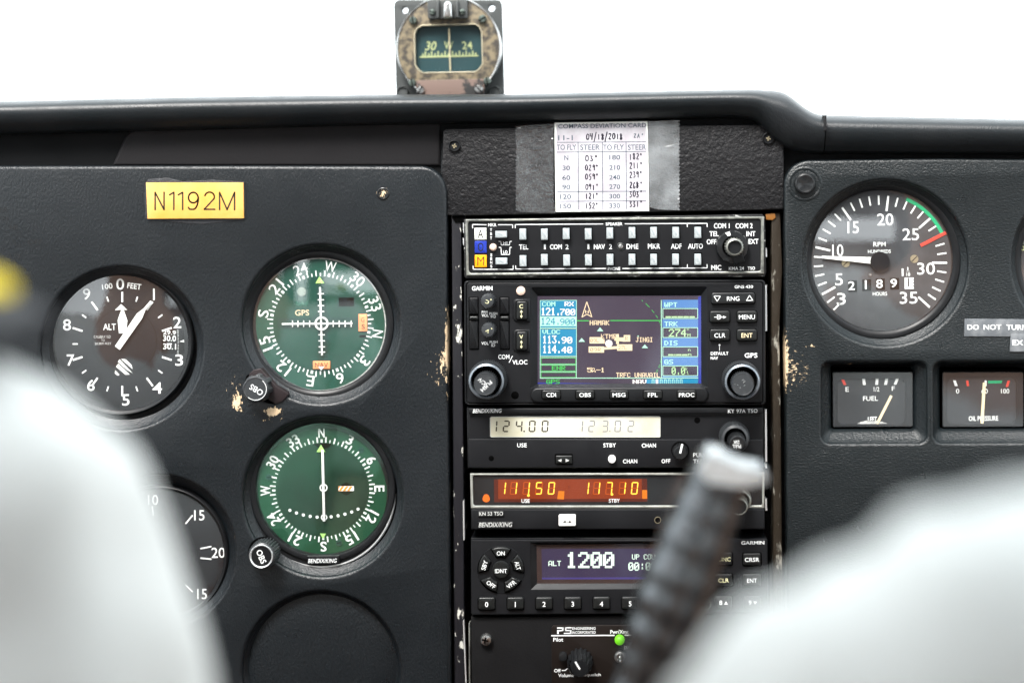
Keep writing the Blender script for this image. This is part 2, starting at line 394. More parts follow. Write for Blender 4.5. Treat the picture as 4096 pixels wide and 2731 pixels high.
M_brown = mat('brown_trim', (.40,.21,.115), .7, bump=(300,.2,.3))
M_carpet = mat('cabin_carpet', (.09,.06,.045), .95, bump=(600,.8,1))
M_lcd = mat('lcd_cream', (.50,.48,.36), .35, emit=((.9,.86,.6),.06), var=(18,(.62,.62,.55),.42,.58))
M_lcdd = mat('lcd_segment', (.035,.03,.02), .5)
M_lcdf = mat('lcd_faded_segment', (.22,.225,.23), .5)
M_brownp = mat('intercom_brown', (.008,.0055,.0045), .45, spec=.2)
def emis(name, col, st=1.0):
    return mat(name, tuple(c*.3 for c in col), .4, emit=(col, st))
E = .42
M_sbg = emis('screen_dark', (.060,.045,.075), E)
M_sblue = emis('screen_blue', (.01,.29,.52), E)
M_sblue2 = emis('screen_pale_blue', (.10,.27,.62), E)
M_snavy = emis('screen_navy', (.02,.04,.42), E)
M_smint = emis('screen_mint', (.55,1.0,.75), E*1.2)
M_sgreen = emis('screen_green', (.06,.62,.10), E*1.3)
M_swhite = emis('screen_white', (1.0,.92,.88), E*1.5)
M_scream = emis('screen_cream', (1.0,.78,.50), E*1.4)
M_slav = emis('screen_violet', (.14,.10,.26), E)
M_xwhite = emis('display_white', (.80,1.0,.85), E*1.6)
M_xviolet = emis('display_violet', (.045,.032,.078), E)
M_xframe = mat('display_frame', (.035,.020,.018), .3)
M_xglow = emis('display_violet_edge', (.07,.05,.22), E)
M_oran = emis('orange_glow', (.11,.013,.002), E*1.1)
M_oran2 = emis('orange_glow_bright', (.27,.036,.004), E*1.2)
M_dig = emis('orange_digit', (1.0,.50,.05), 1.5)
M_digo = emis('orange_ghost', (.62,.10,.006), E*1.2)
M_led = emis('green_led', (.20,.75,.02), .5)
def glassmat(name, tint=(1,1,1), ior=1.45, rough=.02, haze=0.0, hcol=(.7,.75,.78), boost=1.9, wrinkle=0):
    m = bpy.data.materials.new(name); m.use_nodes = True; nt = m.node_tree; N = nt.nodes; Lk = nt.links
    N.remove(N['Principled BSDF']); out = N['Material Output']
    tr = N.new('ShaderNodeBsdfTransparent'); gl = N.new('ShaderNodeBsdfGlossy'); gl.inputs['Roughness'].default_value = rough
    gl.inputs['Color'].default_value = (*tint, 1)
    if wrinkle:
        g2 = N.new('ShaderNodeNewGeometry'); n2 = N.new('ShaderNodeTexNoise'); n2.inputs['Scale'].default_value = 110; n2.inputs['Detail'].default_value = 3; n2.inputs['Distortion'].default_value = 1.5
        b2 = N.new('ShaderNodeBump'); b2.inputs['Strength'].default_value = 1; b2.inputs['Distance'].default_value = wrinkle*.001
        Lk.new(g2.outputs['Position'], n2.inputs['Vector']); Lk.new(n2.outputs['Fac'], b2.inputs['Height']); Lk.new(b2.outputs[0], gl.inputs['Normal'])
    lw = N.new('ShaderNodeLayerWeight'); pw = N.new('ShaderNodeMath'); pw.operation = 'POWER'; pw.inputs[1].default_value = 5; Lk.new(lw.outputs['Facing'], pw.inputs[0])
    fr = N.new('ShaderNodeMapRange'); f0 = ((ior-1)/(ior+1))**2*boost; fr.inputs[3].default_value = f0; fr.inputs[4].default_value = 1; Lk.new(pw.outputs[0], fr.inputs[0])
    mx = N.new('ShaderNodeMixShader'); Lk.new(fr.outputs[0], mx.inputs[0]); Lk.new(tr.outputs[0], mx.inputs[1]); Lk.new(gl.outputs[0], mx.inputs[2])
    last = mx.outputs[0]
    if haze:
        df = N.new('ShaderNodeBsdfDiffuse'); df.inputs[0].default_value = (*hcol, 1)
        geo = N.new('ShaderNodeNewGeometry'); nz = N.new('ShaderNodeTexNoise'); nz.inputs['Scale'].default_value = 45; nz.inputs['Detail'].default_value = 6
        Lk.new(geo.outputs['Position'], nz.inputs['Vector'])
        mr = N.new('ShaderNodeMapRange'); mr.inputs[1].default_value = .35; mr.inputs[2].default_value = .75; mr.inputs[3].default_value = haze*.3; mr.inputs[4].default_value = haze*1.7
        Lk.new(nz.outputs['Fac'], mr.inputs[0])
        m2 = N.new('ShaderNodeMixShader'); Lk.new(mr.outputs[0], m2.inputs[0]); Lk.new(last, m2.inputs[1]); Lk.new(df.outputs[0], m2.inputs[2]); last = m2.outputs[0]
    Lk.new(last, out.inputs[0]); return m
G_dial = glassmat('dial_glass', haze=.004, boost=2.8)
G_coat = glassmat('coated_dial_glass', (.55,1,.75), 1.5, .03, haze=.006, boost=2.8)
G_scr = glassmat('screen_glass', (.85,.85,1), 1.45, .06, haze=.01)
G_tape = glassmat('clear_tape', (1,1,1), 1.5, .22, haze=.03, wrinkle=1.0)
G_tape2 = glassmat('clear_tape_cloudy', (1,1,1), 1.5, .25, haze=.20, wrinkle=1.2)
# ================================================================ the structure: panels, glareshield, cabin
def V_(L): return [V(*p) for p in L]
def sm(a, b, t): t = min(1, max(0, (t-a)/(b-a))); return t*t*(3-2*t)
def lerp(a, b, t): return a+(b-a)*t
def curve(P, x):
    if x <= P[0][0]: return P[0][1]
    for (x0, y0), (x1, y1) in zip(P, P[1:]):
        if x <= x1: return y0+(y1-y0)*(x-x0)/(x1-x0)
    return P[-1][1]
# --- pilot side panel
R0 = 183/.57422
def hole(x, y, r=183): return ring(V(x, y), r/.57422, 72)
gl_holes = {'vor': (736,745,181), 'obs': (741,1141,183), 'blank': (737,1540,181), 'alt': (278,800,186), 'vsi': (363,1268,176)}
lp_out = V_([(-420,381),(600,380),(965,381)])+[(V(965,441)[0]+60/.57422*math.sin(a), V(965,441)[1]-60/.57422*math.cos(a)) for a in [math.radians(d) for d in range(10, 81, 10)]]+V_([(1026,441),(1027,700),(1030,1000),(1033,1300),(1036,1720),(-420,1720)])
pl = thing('instrument_panel', 'black grained vinyl panel left of the radio stack, holding the green flight dials', 'instrument panel', V(400,900))
plate = prism('panel_skin', [lp_out]+[hole(*v) for v in gl_holes.values()], -14, 0, M_vinL, pl, bev=16, bseg=4)
def funnel(c, R, Ri, hd, m, parent):
    R, Ri = R/.57422, Ri/.57422
    lathe('recess_ring', c, [(R+16, -.1), (R+6, -1.0), (R, -2.6), (lerp(R,Ri,.5), hd*.6), (Ri+2, hd*.98), (Ri, hd), (Ri, hd-6)], m, parent, n=96, href=0)
for k_, (x, y, r) in gl_holes.items(): funnel(V(x, y), r, {'blank':170,'alt':168,'vsi':153,'obs':168}.get(k_, 156), {'blank':-6,'alt':-6.5,'obs':-6}.get(k_, -8), M_vinL, pl)
for s_, x, y, w_ in (('ER',33,537,72),('ON',36,612,72),('HI',122,695,68),('OFF',312,824,128),('LO',135,953,88),('O',130,826,24)):
    mtext(Z1, s_, x, y, w_, 44 if s_ != 'O' else 26, M_press, pl, .12, name='pressed_lettering', tilt=0)
lathe('screw_grommet', V(880,445), [(26,.1),(24,.4),(21,.5),(19,.2),(18,-4)], M_gloss, pl, n=28, href=0)
lathe('screw', V(881,444), [(15,-4),(14,-2.6),(12,-2.4),(8,-2.8),(0,-2.9)], mat('rusty_screw',(.06,.018,.010),.4,metal=.5), pl, n=24, href=0)
# --- right side panel
def rr4(m, x0, y0, x1, y1, r): return box(m, x0, y0, x1, y1, r, tilt=.004)
rx0 = 1801
rp_out = [(V(rx0+58,0)[0]-58/.57422*math.cos(a), V(0,426)[1]-58/.57422*math.sin(a)) for a in [math.radians(d) for d in range(0, 91, 10)]]+V_([(2000,366),(2160,364),(2900,372),(2900,1720),(1812,1720),(1806,1100)])
pr = thing('instrument_panel', 'black grained vinyl panel right of the radio stack, holding tachometer and fuel gauge', 'instrument panel', V(2100,900))
rpm_h = (2034,604,190); far_h = (2513,600,188)
fu_o = rr4(B2, 228,520,1330,1365,90); oi_o = rr4(B2, 1400,515,2620,1360,90)
fu_i = rr4(B2, 345,560,1213,1240,30); oi_i = rr4(B2, 1492,560,2440,1236,30)
EDG = 60/2.6138
prism('panel_skin', [rp_out, hole(*rpm_h), hole(*far_h), fu_o, oi_o], -14, 0, M_vinR, pr, bev=14, bseg=4)
funnel(V(*rpm_h[:2]), rpm_h[2], 171, -7, M_vinR, pr); funnel(V(*far_h[:2]), far_h[2], 166, -8, M_vinR, pr)
def frust(Po, Pi, hd, m, parent):
    n = len(Po); vs = []; rows = [(offs(Po, -14), -.1), (offs(Po, -5), -.9), (Po, -2.4)]
    for t in (.35, .7, 1): rows.append(([(lerp(a[0],b[0],t), lerp(a[1],b[1],t)) for a, b in zip(Po, Pi)], lerp(-2.4, hd, t)))
    rows.append((Pi, hd-8))
    for P, h in rows: vs += [W(p, h, 0) for p in P]
    fs = [(r*n+i, r*n+(i+1)%n, (r+1)*n+(i+1)%n, (r+1)*n+i) for r in range(len(rows)-1) for i in range(n)]
    mesh('recess_ring', vs, [f[::-1] for f in fs], m, parent, smooth=50)
frust(fu_o, fu_i, -9, M_vinR, pr); frust(oi_o, oi_i, -9, M_vinR, pr)
lathe('plug_seat', B1(247,240), [(70,.05),(66,.35),(60,.35),(56,.05)], M_vinR, pr, n=48, href=0)
pg = lathe('hole_plug', B1(247,237), [(88/2.0633,.1),(88/2.0633,2.0),(82/2.0633,3.0),(70/2.0633,3.3),(30/2.0633,2.4),(0,2.2)], M_gloss, pr, n=48)
# --- deep black box behind everything in the middle
bk = [W(V(985,250),-60), W(V(1860,250),-60), W(V(1860,1900),-60), W(V(985,1900),-60)]
fw = thing('firewall', '', '', V(1400,900), kind='structure')
prism('back_board', V_([(-900,400),(3200,400),(3200,2000),(-900,2000)]), -68, -62, M_deep, fw)
def slab(name, x0, x1, y0, y1, h0, h1, m, parent, bev=2): return prism(name, V_([(x0,y0),(x1,y0),(x1+10,y1),(x0+10,y1)]), h0, h1, m, parent, bev=bev, href=0)
# --- radio rack rails
ra = thing('radio_rack', 'black rack rail with scuffed paint at the left side of the radios', 'rack rail', V(1050,1000))
prism('rail', V_([(1037,492),(1059,492),(1064,1000),(1068,1700),(1044,1700),(1040,1000)]), -30, -5, M_rail, ra, bev=5)
prism('bracket_slot', V_([(1039,496),(1066,496),(1066,508),(1047,512),(1041,505)]), -5, -4.4, M_void, ra)
for y0, y1 in ((512,535),(547,563),(1150,1240),(1425,1700)):
    prism('mounting_tab', V_([(1063,y0),(1066,y0),(1067+(y1>1300)*10,y1),(1064+(y1>1300)*10,y1)]), -8, -3, M_silver, ra)
rb = thing('radio_rack', 'corroded rack rail smeared brown at the right side of the radios', 'rack rail', V(1780,1000))
prism('rail', V_([(1772,490),(1792,488),(1797,620),(1790,760),(1794,1000),(1800,1700),(1776,1700),(1776,1000),(1772,760)]), -30, -6, M_railR, rb, bev=5)
prism('brown_stain', V_([(1758,492),(1780,490),(1782,500),(1775,506),(1760,505)]), -6, -5.2, mat('brown_residue',(.20,.08,.015),.45), rb, bev=2)
for y0, y1 in ((570,590),(655,760),(940,1060),(1065,1075),(1145,1172)):
    prism('mounting_tab', V_([(1757,y0),(1761,y0),(1762,y1),(1758,y1)]), -10, -4, M_silver, rb)
# --- centre cover plate
cp = thing('cover_plate', 'black crinkle-finished cover plate above the radio stack with two recessed screws', 'cover plate', V(1400,390))
pc = [Z7(*p) for p in [(115,165),(130,152),(160,149),(1200,137),(2210,122),(2238,134),(2249,160),(2252,400),(2252,652),(2225,656),(240,694),(150,694),(112,694),(105,400)]]
prism('plate', pc, -12, -3, M_crink, cp, bev=5)
for x, y in ((184,257),(2154,210)):
    s_ = lathe('screw', Z7(x, y), [(25,-3),(24,-1.9),(21,-1.6),(17,-2.6),(0,-3.0+.6)], M_black, cp, n=28, href=-2)
    c = Z7(x, y+1)
    flat('screw_slot', [bar((c[0]-9,c[1]-2),(c[0]+9,c[1]+2),5), bar((c[0]-2,c[1]+9),(c[0]+2,c[1]-9),5)], M_brass, s_, -2.2)
# --- glareshield: a padded brow swept across the panel
TOP = [(-700,222),(0,228),(420,218),(850,213),(1180,212),(1400,207),(1600,203),(1740,201),(1780,203),(1806,207),(1826,220),(1850,240),(1868,252),(1890,260),(1960,262),(2352,270),(3000,284)]
BOT = [(-700,312),(0,306),(420,295),(850,284),(1400,274),(1650,268),(1715,268),(1745,279),(1765,302),(1790,325),(1820,342),(1870,350),(2352,352),(3000,356)]
gs = thing('glareshield', 'padded black vinyl glareshield rolling over the top of the instrument panel', 'glareshield', V(1200,250))
def brow(x0, x1, name):
    xs = [x0]; 
    while xs[-1] < x1: xs.append(min(x1, xs[-1]+(7 if (240 < xs[-1] < 320 or 1690 < xs[-1] < 1910) else 40)))
    prof = [(-2.6,-260,0),(-.35,-120,0),(-.06,-20,0),(0,-14,0),(.03,-6,0),(.10,1,0),(.18,5,0),(.30,8,0),(.50,8,0),(.75,5,0),(.93,2,0),(1.0,-2,0),(1.03,-6,0),(1.03,-25,0)]
    vs, fs = [], []
    def sm3(T, x): return (curve(T,x-9)+curve(T,x)*2+curve(T,x+9))/4
    for x in xs:
        t, b = sm3(TOP, x), sm3(BOT, x)
        for f, h, _ in prof:
            ph = t+(b-t)*f if f >= 0 else t-f*55*(0 if h > -1 else 1)*.9
            if f > -.2 and f < 0: ph = t+1
            vs.append(W(V(x, ph), h, 4))
    n = len(prof)
    for i in range(len(xs)-1):
        for j in range(n-1): fs.append((i*n+j, (i+1)*n+j, (i+1)*n+j+1, i*n+j+1))
    return mesh(name, vs, [f[::-1] for f in fs], M_dash, gs, smooth=60)
brow(-700, 1893, 'padded_brow'); brow(1895.5, 3000, 'padded_brow')
prism('seam', V_([(1892.5,266),(1896,266),(1897,300),(1893,300)]), 0, 14, M_seam, gs, href=10)
# flange under the brow and the panel it covers
prism('fascia', V_([(-700,300),(1010,270),(1016,500),(-700,500)]), -40, -9, M_fascia, gs)
prism('fascia', V_([(985,262),(1760,262),(1760,330),(985,330)]), -40, -8.5, M_fascia, gs)
prism('fascia', V_([(1765,300),(3000,300),(3000,480),(1765,480)]), -40, -9, M_fascia, gs)
prism('fascia_pad', V_([(256,382),(262,368),(284,318),(292,306),(302,298),(320,293),(900,276),(1012,272),(1012,382)]), -10, -7.2, mat('fascia_pad_vinyl',(.011,.0105,.0115),.55,spec=.15,bump=(600,.4,.2)), gs, bev=14, bseg=6)
# --- cabin around and behind the camera (seen only in reflections and as light)
cb = thing('cabin_shell', '', '', Vector((0,-1.2,0)), kind='structure')
def cuboid(name, x0, x1, y0, y1, z0, z1, m, parent):
    vs = [(x, y, z) for x in (x0,x1) for y in (y0,y1) for z in (z0,z1)]
    return mesh(name, vs, [(0,1,3,2),(4,6,7,5),(0,4,5,1),(2,3,7,6),(0,2,6,4),(1,5,7,3)], m, parent, smooth=0)
SILL = -.10
for s in (-1, 1):
    xa, xb = (.64, .70) if s > 0 else (-.70, -.64)
    cuboid('side_wall', xa, xb, -2.7, .32, -1.0, -.155, M_brown, cb); cuboid('window_sill', xa, xb, -2.7, .32, -.155, SILL, M_cabin, cb)
    cuboid('door_post', xa, xb, -.62, -.54, SILL, .44, M_cabin, cb); cuboid('rear_post', xa, xb, -1.75, -1.6, SILL, .44, M_cabin, cb)
    cuboid('tail_side', xa, xb, -2.7, -2.3, SILL, .44, M_cabin, cb)
cuboid('cabin_floor', -.70, .70, -2.7, .30, -1.06, -1.0, M_carpet, cb)
cuboid('cabin_roof', -.70, .70, -2.7, -.62, .44, .50, M_cabin, cb)
prism('ground', [(-4e6,8e6),(4e6,8e6),(4e6,8.2e6),(-4e6,8.2e6)], 0, 0, M_carpet) if 0 else None
gd = mesh('ground', [(-900,-900,-2.2),(900,-900,-2.2),(900,900,-2.2),(-900,900,-2.2)], [(0,1,2,3)], mat('airfield_asphalt',(.045,.05,.056),.9,var=(.05,(.07,.075,.08),.4,.6)), None, smooth=0, kind='structure')
cuboid('rear_bulkhead', -.64, .64, -2.78, -2.7, -1.0, .05, M_brown, cb)
cuboid('rear_window_surround', -.64, .64, -2.78, -2.7, .25, .44, M_cabin, cb)
for x in (-.45, .45): cuboid('rear_seat_back', x-.22*1, x+.22, -1.75, -1.60, -.8, -.12, M_brown, cb)

# ================================================================ gauges
def gauge(name, label, cat, c, R, h, face, bezR, bezm=None, glass=None, deep=0, group=None, prof=None):
    """round instrument: c, R of the glass (photo px) at height h"""
    t = thing(name, label, cat, c, h, group)
    lathe('case', c, [(R+2, h-2), (R+2, h-26), (0, h-26)], M_deep, t, n=48, href=h)
    lathe('mounting_flange', c, [(bezR+34, h-4.5), (R+4, h-4.2)], M_deep, t, n=64, href=h)
    f = lathe('dial_face', c, [(R+6, h-2.51), (0, h-2.5)], face, t, n=72, smooth=0)
    b = prof or [(bezR, h-4), (bezR, h-.6), (bezR-5, h+.4), (lerp(bezR,R,.45), h+.7), (R+6, h+.1), (R, h-.5), (R-3, h-2.45)]
    lathe('bezel', c, b, bezm or M_black, t, n=96, href=h)
    lathe('glass', c, [(R-1, h-.4)]+[(R*q_, h-.4+1.6*(1-q_*q_)) for q_ in (.88,.76,.64,.52,.4,.28,.14)]+[(0, h+1.2)], glass or G_dial, t, n=64, href=h, smooth=60)
    return t
HF = -3.0        # print height below glass, relative to gauge h (face at h-4)
def ticks(c, a0, a1, step, r0, r1, w_, skip=lambda i: False, r1f=None, wf=None):
    out = []; n = int(round((a1-a0)/step))
    for i in range(n+1):
        if skip(i): continue
        a = math.radians(a0+i*step); s, co = math.sin(a), -math.cos(a)
        ra_, rb_ = (r1f(i) if r1f else (r0, r1)); ww = wf(i) if wf else w_
        out.append(bar((c[0]+s*ra_, c[1]+co*ra_), (c[0]+s*rb_, c[1]+co*rb_), ww))
    return out
# ---- altimeter
h = -6
c = Z2(1008,778)
g = gauge('altimeter', 'round black altimeter with white pointers, partly hidden by a white sleeve', 'altimeter', c, 272, h, M_dial, 292)
hp = h-2.35; k = 2.0906; cc = Z2(1022,785)
flat('tick_marks', ticks(cc, 0, 324, 36, 350/k, 435/k, 15/k)+ticks(cc, 0, 350, 7.2*2.5, 372/k, 415/k, 11/k, skip=lambda i: i % 2 == 0), M_mark, g, hp)
for s_, x, y, w_ in (('0',1005,285,66),('1',1287,370,14),('2',1482,605,66),('3',1498,920,66),('4',1315,1152,80),('5',1052,1252,62),('6',760,1130,62),('7',590,920,62),('8',560,625,66),('9',724,368,62)):
    mtext(Z2, s_, x, y, w_, 94, M_mark, g, hp, bold=.5, name='numeral')
mtext(Z2,'100',897,304,88,46,M_mark,g,hp,bold=1.2,rot=-7); mtext(Z2,'FEET',1123,302,116,46,M_mark,g,hp,bold=1.2,rot=8)
mtext(Z2,'ALT',916,642,106,52,M_mark,g,hp,bold=.3); mtext(Z2,'CALIBRATED',855,725,142,22,M_dim,g,hp); mtext(Z2,'TO',860,755,30,20,M_dim,g,hp); mtext(Z2,'20,000 FEET',862,783,140,22,M_dim,g,hp)
flat('subdial_ring', annulus(Z2(1040,760), 268/k, 272/k, 60), M_void, g, hp-.05)
prism('kollsman_window', box(Z2,1350,668,1540,868,12), hp-.4, hp-.02, M_void, g)
for s_, y in (('29.9',690),('30.0',738),('30.1',806)): mtext(Z2, s_, 1418, y, 108, 34 if y < 700 else 48, M_mark, g, hp+.05, bold=.8, rot=2)
flat('scale_ticks', [bar(Z2(1480+6*math.sin((y-670)/60),y), Z2(1494,y), 3/k) for y in range(672,866,12)]+[Z2.pts([(1500,765),(1538,750),(1540,770)])], M_mark, g, hp+.05)
flat('barber_flag', [Z2.pts(P) for P in ([(985,935),(1000,912),(1110,1030),(1060,1000)], [(1012,910),(1050,912),(1100,960),(1108,995)], [(970,975),(990,950),(1085,1040),(1050,1042)], [(960,1030),(965,1005),(1000,1042),(985,1050)])], M_need, g, hp+.1)
prism('pointer', Z2.pts([(1015,452),(1066,500),(1036,498),(1068,590),(1055,695),(998,695),(987,585),(1018,498),(964,502)]), hp+.4, hp+.7, M_need, g, href=hp)
prism('pointer', Z2.pts([(967,802),(1150,530),(1205,488),(1262,422),(1272,428),(1222,497),(1192,572),(1008,832)]), hp+1.0, hp+1.3, M_need, g, href=hp)
# ---- course indicator (upper)
h = -5.5; k = 2.09125; hp = h-2.35
g = gauge('course_indicator', 'upper green dial with crossed white needles and orange NAV and GS flags', 'course indicator', Z3(790,832), 268, h, M_green, 300, glass=G_dial)
c = Z3(798,825)
lathe('inner_disc', c, [(393/k, hp-.1), (393/k, hp+.15), (0, hp+.15)], M_green2, g, n=64)
hq = hp+.2
flat('cross_groove', [Z3.pts([(765,440),(848,440),(845,700),(875,770),(1120,775),(1120,855),(862,860),(862,1140),(785,1140),(770,862),(440,862),(440,778),(730,775),(765,740)])], M_grd, g, hq-.02)
flat('edge_ring', annulus(Z3(790,832), 262, 266, 96), M_dim, g, hp)
for s_, a in (('24',-20),('W',10),('30',40),('33',70),('N',100),('3',130),('6',160),('E',190),('12',220),('15',250),('S',280),('21',310)):
    r = 485/k; an = math.radians(a)
    text(s_, (c[0]+r*math.sin(an), c[1]-r*math.cos(an)), (118 if len(s_) > 1 else (98 if s_ == 'W' else 62))/k*.98, 88/k, M_mark, g, hp+.05, bold=.4, rot=a, name='numeral')
flat('tick_marks', ticks(c, -20, 335, 5, 0, 0, 11/k, r1f=lambda i: (397/k, (446 if i % 2 else 425)/k) if (i+0) % 6 not in (0,) else (397/k, 424/k), wf=lambda i: (20 if i % 6 == 0 else 10)/k), M_mark, g, hp+.05)
flat('course_arrow', [Z3.pts([(789,430),(831,487),(757,487)])], M_lime, g, hq+.4); flat('reciprocal_arrow', [Z3.pts([(780,1183),(830,1183),(805,1216)])], M_mark, g, hq+1.2)
def flag(x0, y0, x1, y1, s_, vert=False):
    f = prism('warning_flag', box(Z3,x0,y0,x1,y1,4,.01), hq+.2, hq+.6, M_orange, g, bev=2)
    if vert: mtext(Z3,'G',1152,792,28,38,M_engr,f,hq+.65); mtext(Z3,'S',1156,850,26,38,M_engr,f,hq+.65)
    else: mtext(Z3,s_,807,1170,108,40,M_engr,f,hq+.65)
flag(735,1137,880,1204,'NAV'); flag(1116,745,1190,890,'',True)
prism('flag_window', box(Z3,940,595,1090,692,3), hq, hq+.05, M_grd, g); prism('flag_window', box(Z3,952,607,1078,680,3), hq+.05, hq+.1, M_void, g)
prism('flag_window', rrect(*Z3(1152,930),56/k,22/k,10/k), hq, hq+.05, M_void, g)
lathe('light_sensor', Z3(640,558), [(37/k,hq),(37/k,hq+.3),(0,hq+.5)], mat('cream_lens',(.20,.25,.21),.4), g, n=32)
mtext(Z3,'GPS',645,733,118,48,M_scream,g,hq+.05,bold=1.2); mtext(Z3,'NAV',645,655,100,40,mat('unlit_print',(.012,.14,.085),.5),g,hq+.05,bold=.8)
nd = prism('deviation_needle', bar(Z3(794,520),Z3(811,1090),15/k), hq+.7, hq+1.0, M_need, g, bev=1)
flat('hash_marks', [bar(Z3(775+(y-600)*.02,y),Z3(828+(y-600)*.02,y),9/k) for y in (575,625,674,723,918,968,1018,1062)], M_need, nd, hq+.66)
nd = prism('glideslope_needle', bar(Z3(475,828),Z3(1066,822),14/k), hq+1.1, hq+1.4, M_need, g, bev=1)
flat('hash_marks', [bar(Z3(x,798),Z3(x,852),8/k) for x in (565,610,658,708,905,955,1005,1055)], M_need, nd, hq+1.06)
prism('centre_ring', [ring(Z3(807,823),58/k,40), ring(Z3(807,823),43/k,40)], hq+1.2, hq+1.6, M_need, g)
# mounting ear and knob
prism('mounting_ear', Z3.pts([(240,1210),(300,1200),(420,1340),(520,1400),(530,1420),(480,1475),(420,1498),(330,1440),(190,1330),(205,1240)]), h-8, .9, mat('ear_black',(.016,.011,.012),.4), g, bev=3)
kb = lathe('course_knob', Z3(255,1372), [(122/k,h+4),(118/k,h+12),(108/k,h+14),(97/k,h+14.6),(92/k,h+14.3),(0,h+14.3)], M_knob, g, n=64, ribs=(8,6,(0,1)))
text('OBS', Z3(262,1378), 118/k, 48/k, M_white, kb, h+14.4, bold=.2, rot=212)
flat('worn_rim', annulus(Z3(255,1372), 89/k, 93/k, 40, -.9, 2.3), M_white, kb, h+14.75)
# ---- course indicator (lower)
h = -5.5; hp = h-2.35; c = Z4(815,705)
g = gauge('course_indicator', 'lower green dial with one vertical white needle and an arc of dots', 'course indicator', Z4(815,703), 265, h, M_sheen, 300,
          prof=[(292, h-4), (292, h-.6), (287, h+.3), (275, h+.5), (268, h+.1), (265, h-.8), (262, h-2.45)], glass=G_coat)
lathe('silver_rim', Z4(803,745), [(297,h-6),(297,h-.9),(293,h-.5),(288,h-.6),(288,h-4)], M_silver, g, n=96, href=h)
lathe('outer_collar', Z4(803,745), [(288,h-5),(288,h-.8),(262,h-1.2)], M_black, g, n=96, href=h)
lathe('inner_disc', c, [(385/k, hp-.1), (385/k, hp+.15), (0, hp+.15)], M_sheen2, g, n=64); hq = hp+.2
for i, s_ in enumerate(('N','3','6','E','12','15','S','21','24','W','30','33')):
    a = -1+30*i; an = math.radians(a); r = 476/k
    text(s_, (c[0]+r*math.sin(an), c[1]-r*math.cos(an)), (102 if len(s_) > 1 else (84 if s_ == 'W' else 52))/k, 84/k, M_mark, g, hp+.05, bold=1.6, rot=a, name='numeral')
flat('tick_marks', ticks(c, -1, 356, 5, 0, 0, 11/k, r1f=lambda i: (393/k, (440 if i % 2 else 418)/k) if i % 6 else (393/k, 420/k), wf=lambda i: (17 if i % 6 == 0 else (12 if i % 2 else 8))/k), M_mark, g, hp+.05)
flat('arc_window', [Z4.pts([(740,322),(820,316),(895,322),(870,352),(830,366),(780,358)])], M_void, g, hq-.02)
flat('course_arrow', [Z4.pts([(803,330),(840,391),(765,391)])], M_lime, g, hq+.3); flat('reciprocal_arrow', [Z4.pts([(795,1072),(845,1072),(820,1118)])], M_lime, g, hq+.1)
flat('scale_dots', [ring(Z4(x,y),13/k,14) for x, y in ((543,878),(598,900),(655,917),(713,929),(771,935),(888,932),(946,923),(1003,910),(1060,892),(1113,868))]+annulus(Z4(829,937),17/k,27/k,24), M_mark, g, hq)
prism('flag_window', Z4.pts([(1014,642),(1078,680),(1078,718),(1014,755),(948,718),(948,680)]), hq-.1, hq, M_void, g)
fl = prism('warning_flag', box(Z4,950,677,1078,717,3,.01), hq, hq+.3, M_mark, g)
flat('flag_stripes', [Z4.pts([(x,716),(x+22,716),(x+48,678),(x+26,678)]) for x in (950,985,1020,1044)][:3]+[Z4.pts([(950,678),(965,678),(950,700)])], mat('flag_orange',(.85,.28,.03),.5), fl, hq+.35)
prism('deviation_needle', bar(Z4(815,375),Z4(828,972),21/k), hq+.7, hq+1.1, M_need, g, bev=2)
prism('needle_ring', [ring(Z4(824,690),33/k,30), ring(Z4(824,690),23/k,30)], hq+1.1, hq+1.4, M_need, g)
for x, y in ((1138,375),(365,602),(952,1150)):
    s_ = lathe('dial_screw', Z4(x,y), [(26/k,hp),(24/k,hp+.3),(0,hp+.35)], M_grd, g, n=24)
    flat('screw_slot', [bar(Z4(x-18,y+2),Z4(x+18,y-2),5/k)], M_void, s_, hp+.4)
tb = prism('maker_tab', box(Z4,686,1256,956,1322,5), h-1, h+1.6, M_black, g, bev=3); mtext(Z4,'BENDIX/KING',815,1300,242,36,M_white,tb,h+1.65,bold=.5,shear=.25)
kb = lathe('course_knob', Z4(305,1262), [(124/k,h+4),(120/k,h+13),(108/k,h+15.5),(99/k,h+15.9)], M_knob, g, n=120, ribs=(30,5,(0,1)), href=h+15.9)
lathe('knob_cap', Z4(305,1262), [(99/k,h+15.9),(94/k,h+16.4),(86/k,h+15.9),(84/k,h+15.6)], M_silver, kb, n=48); lathe('knob_cap', Z4(305,1262), [(85/k,h+15.7),(0,h+15.7)], M_black, kb, n=48)
text('OBS', Z4(303,1265), 116/k, 50/k, M_white, kb, h+15.8, bold=.8, rot=68)
prism('knob_cutout', ring(Z4(322,1228), 128/k, 40), -.5, .08, M_void, pl, href=0)
prism('knob_cutout', Z3.pts([(245,1215),(180,1260),(160,1330),(175,1420),(230,1468),(300,1470),(360,1490),(420,1500),(480,1475),(520,1425),(420,1340),(330,1240)]), -.5, .08, M_void, pl, href=0)
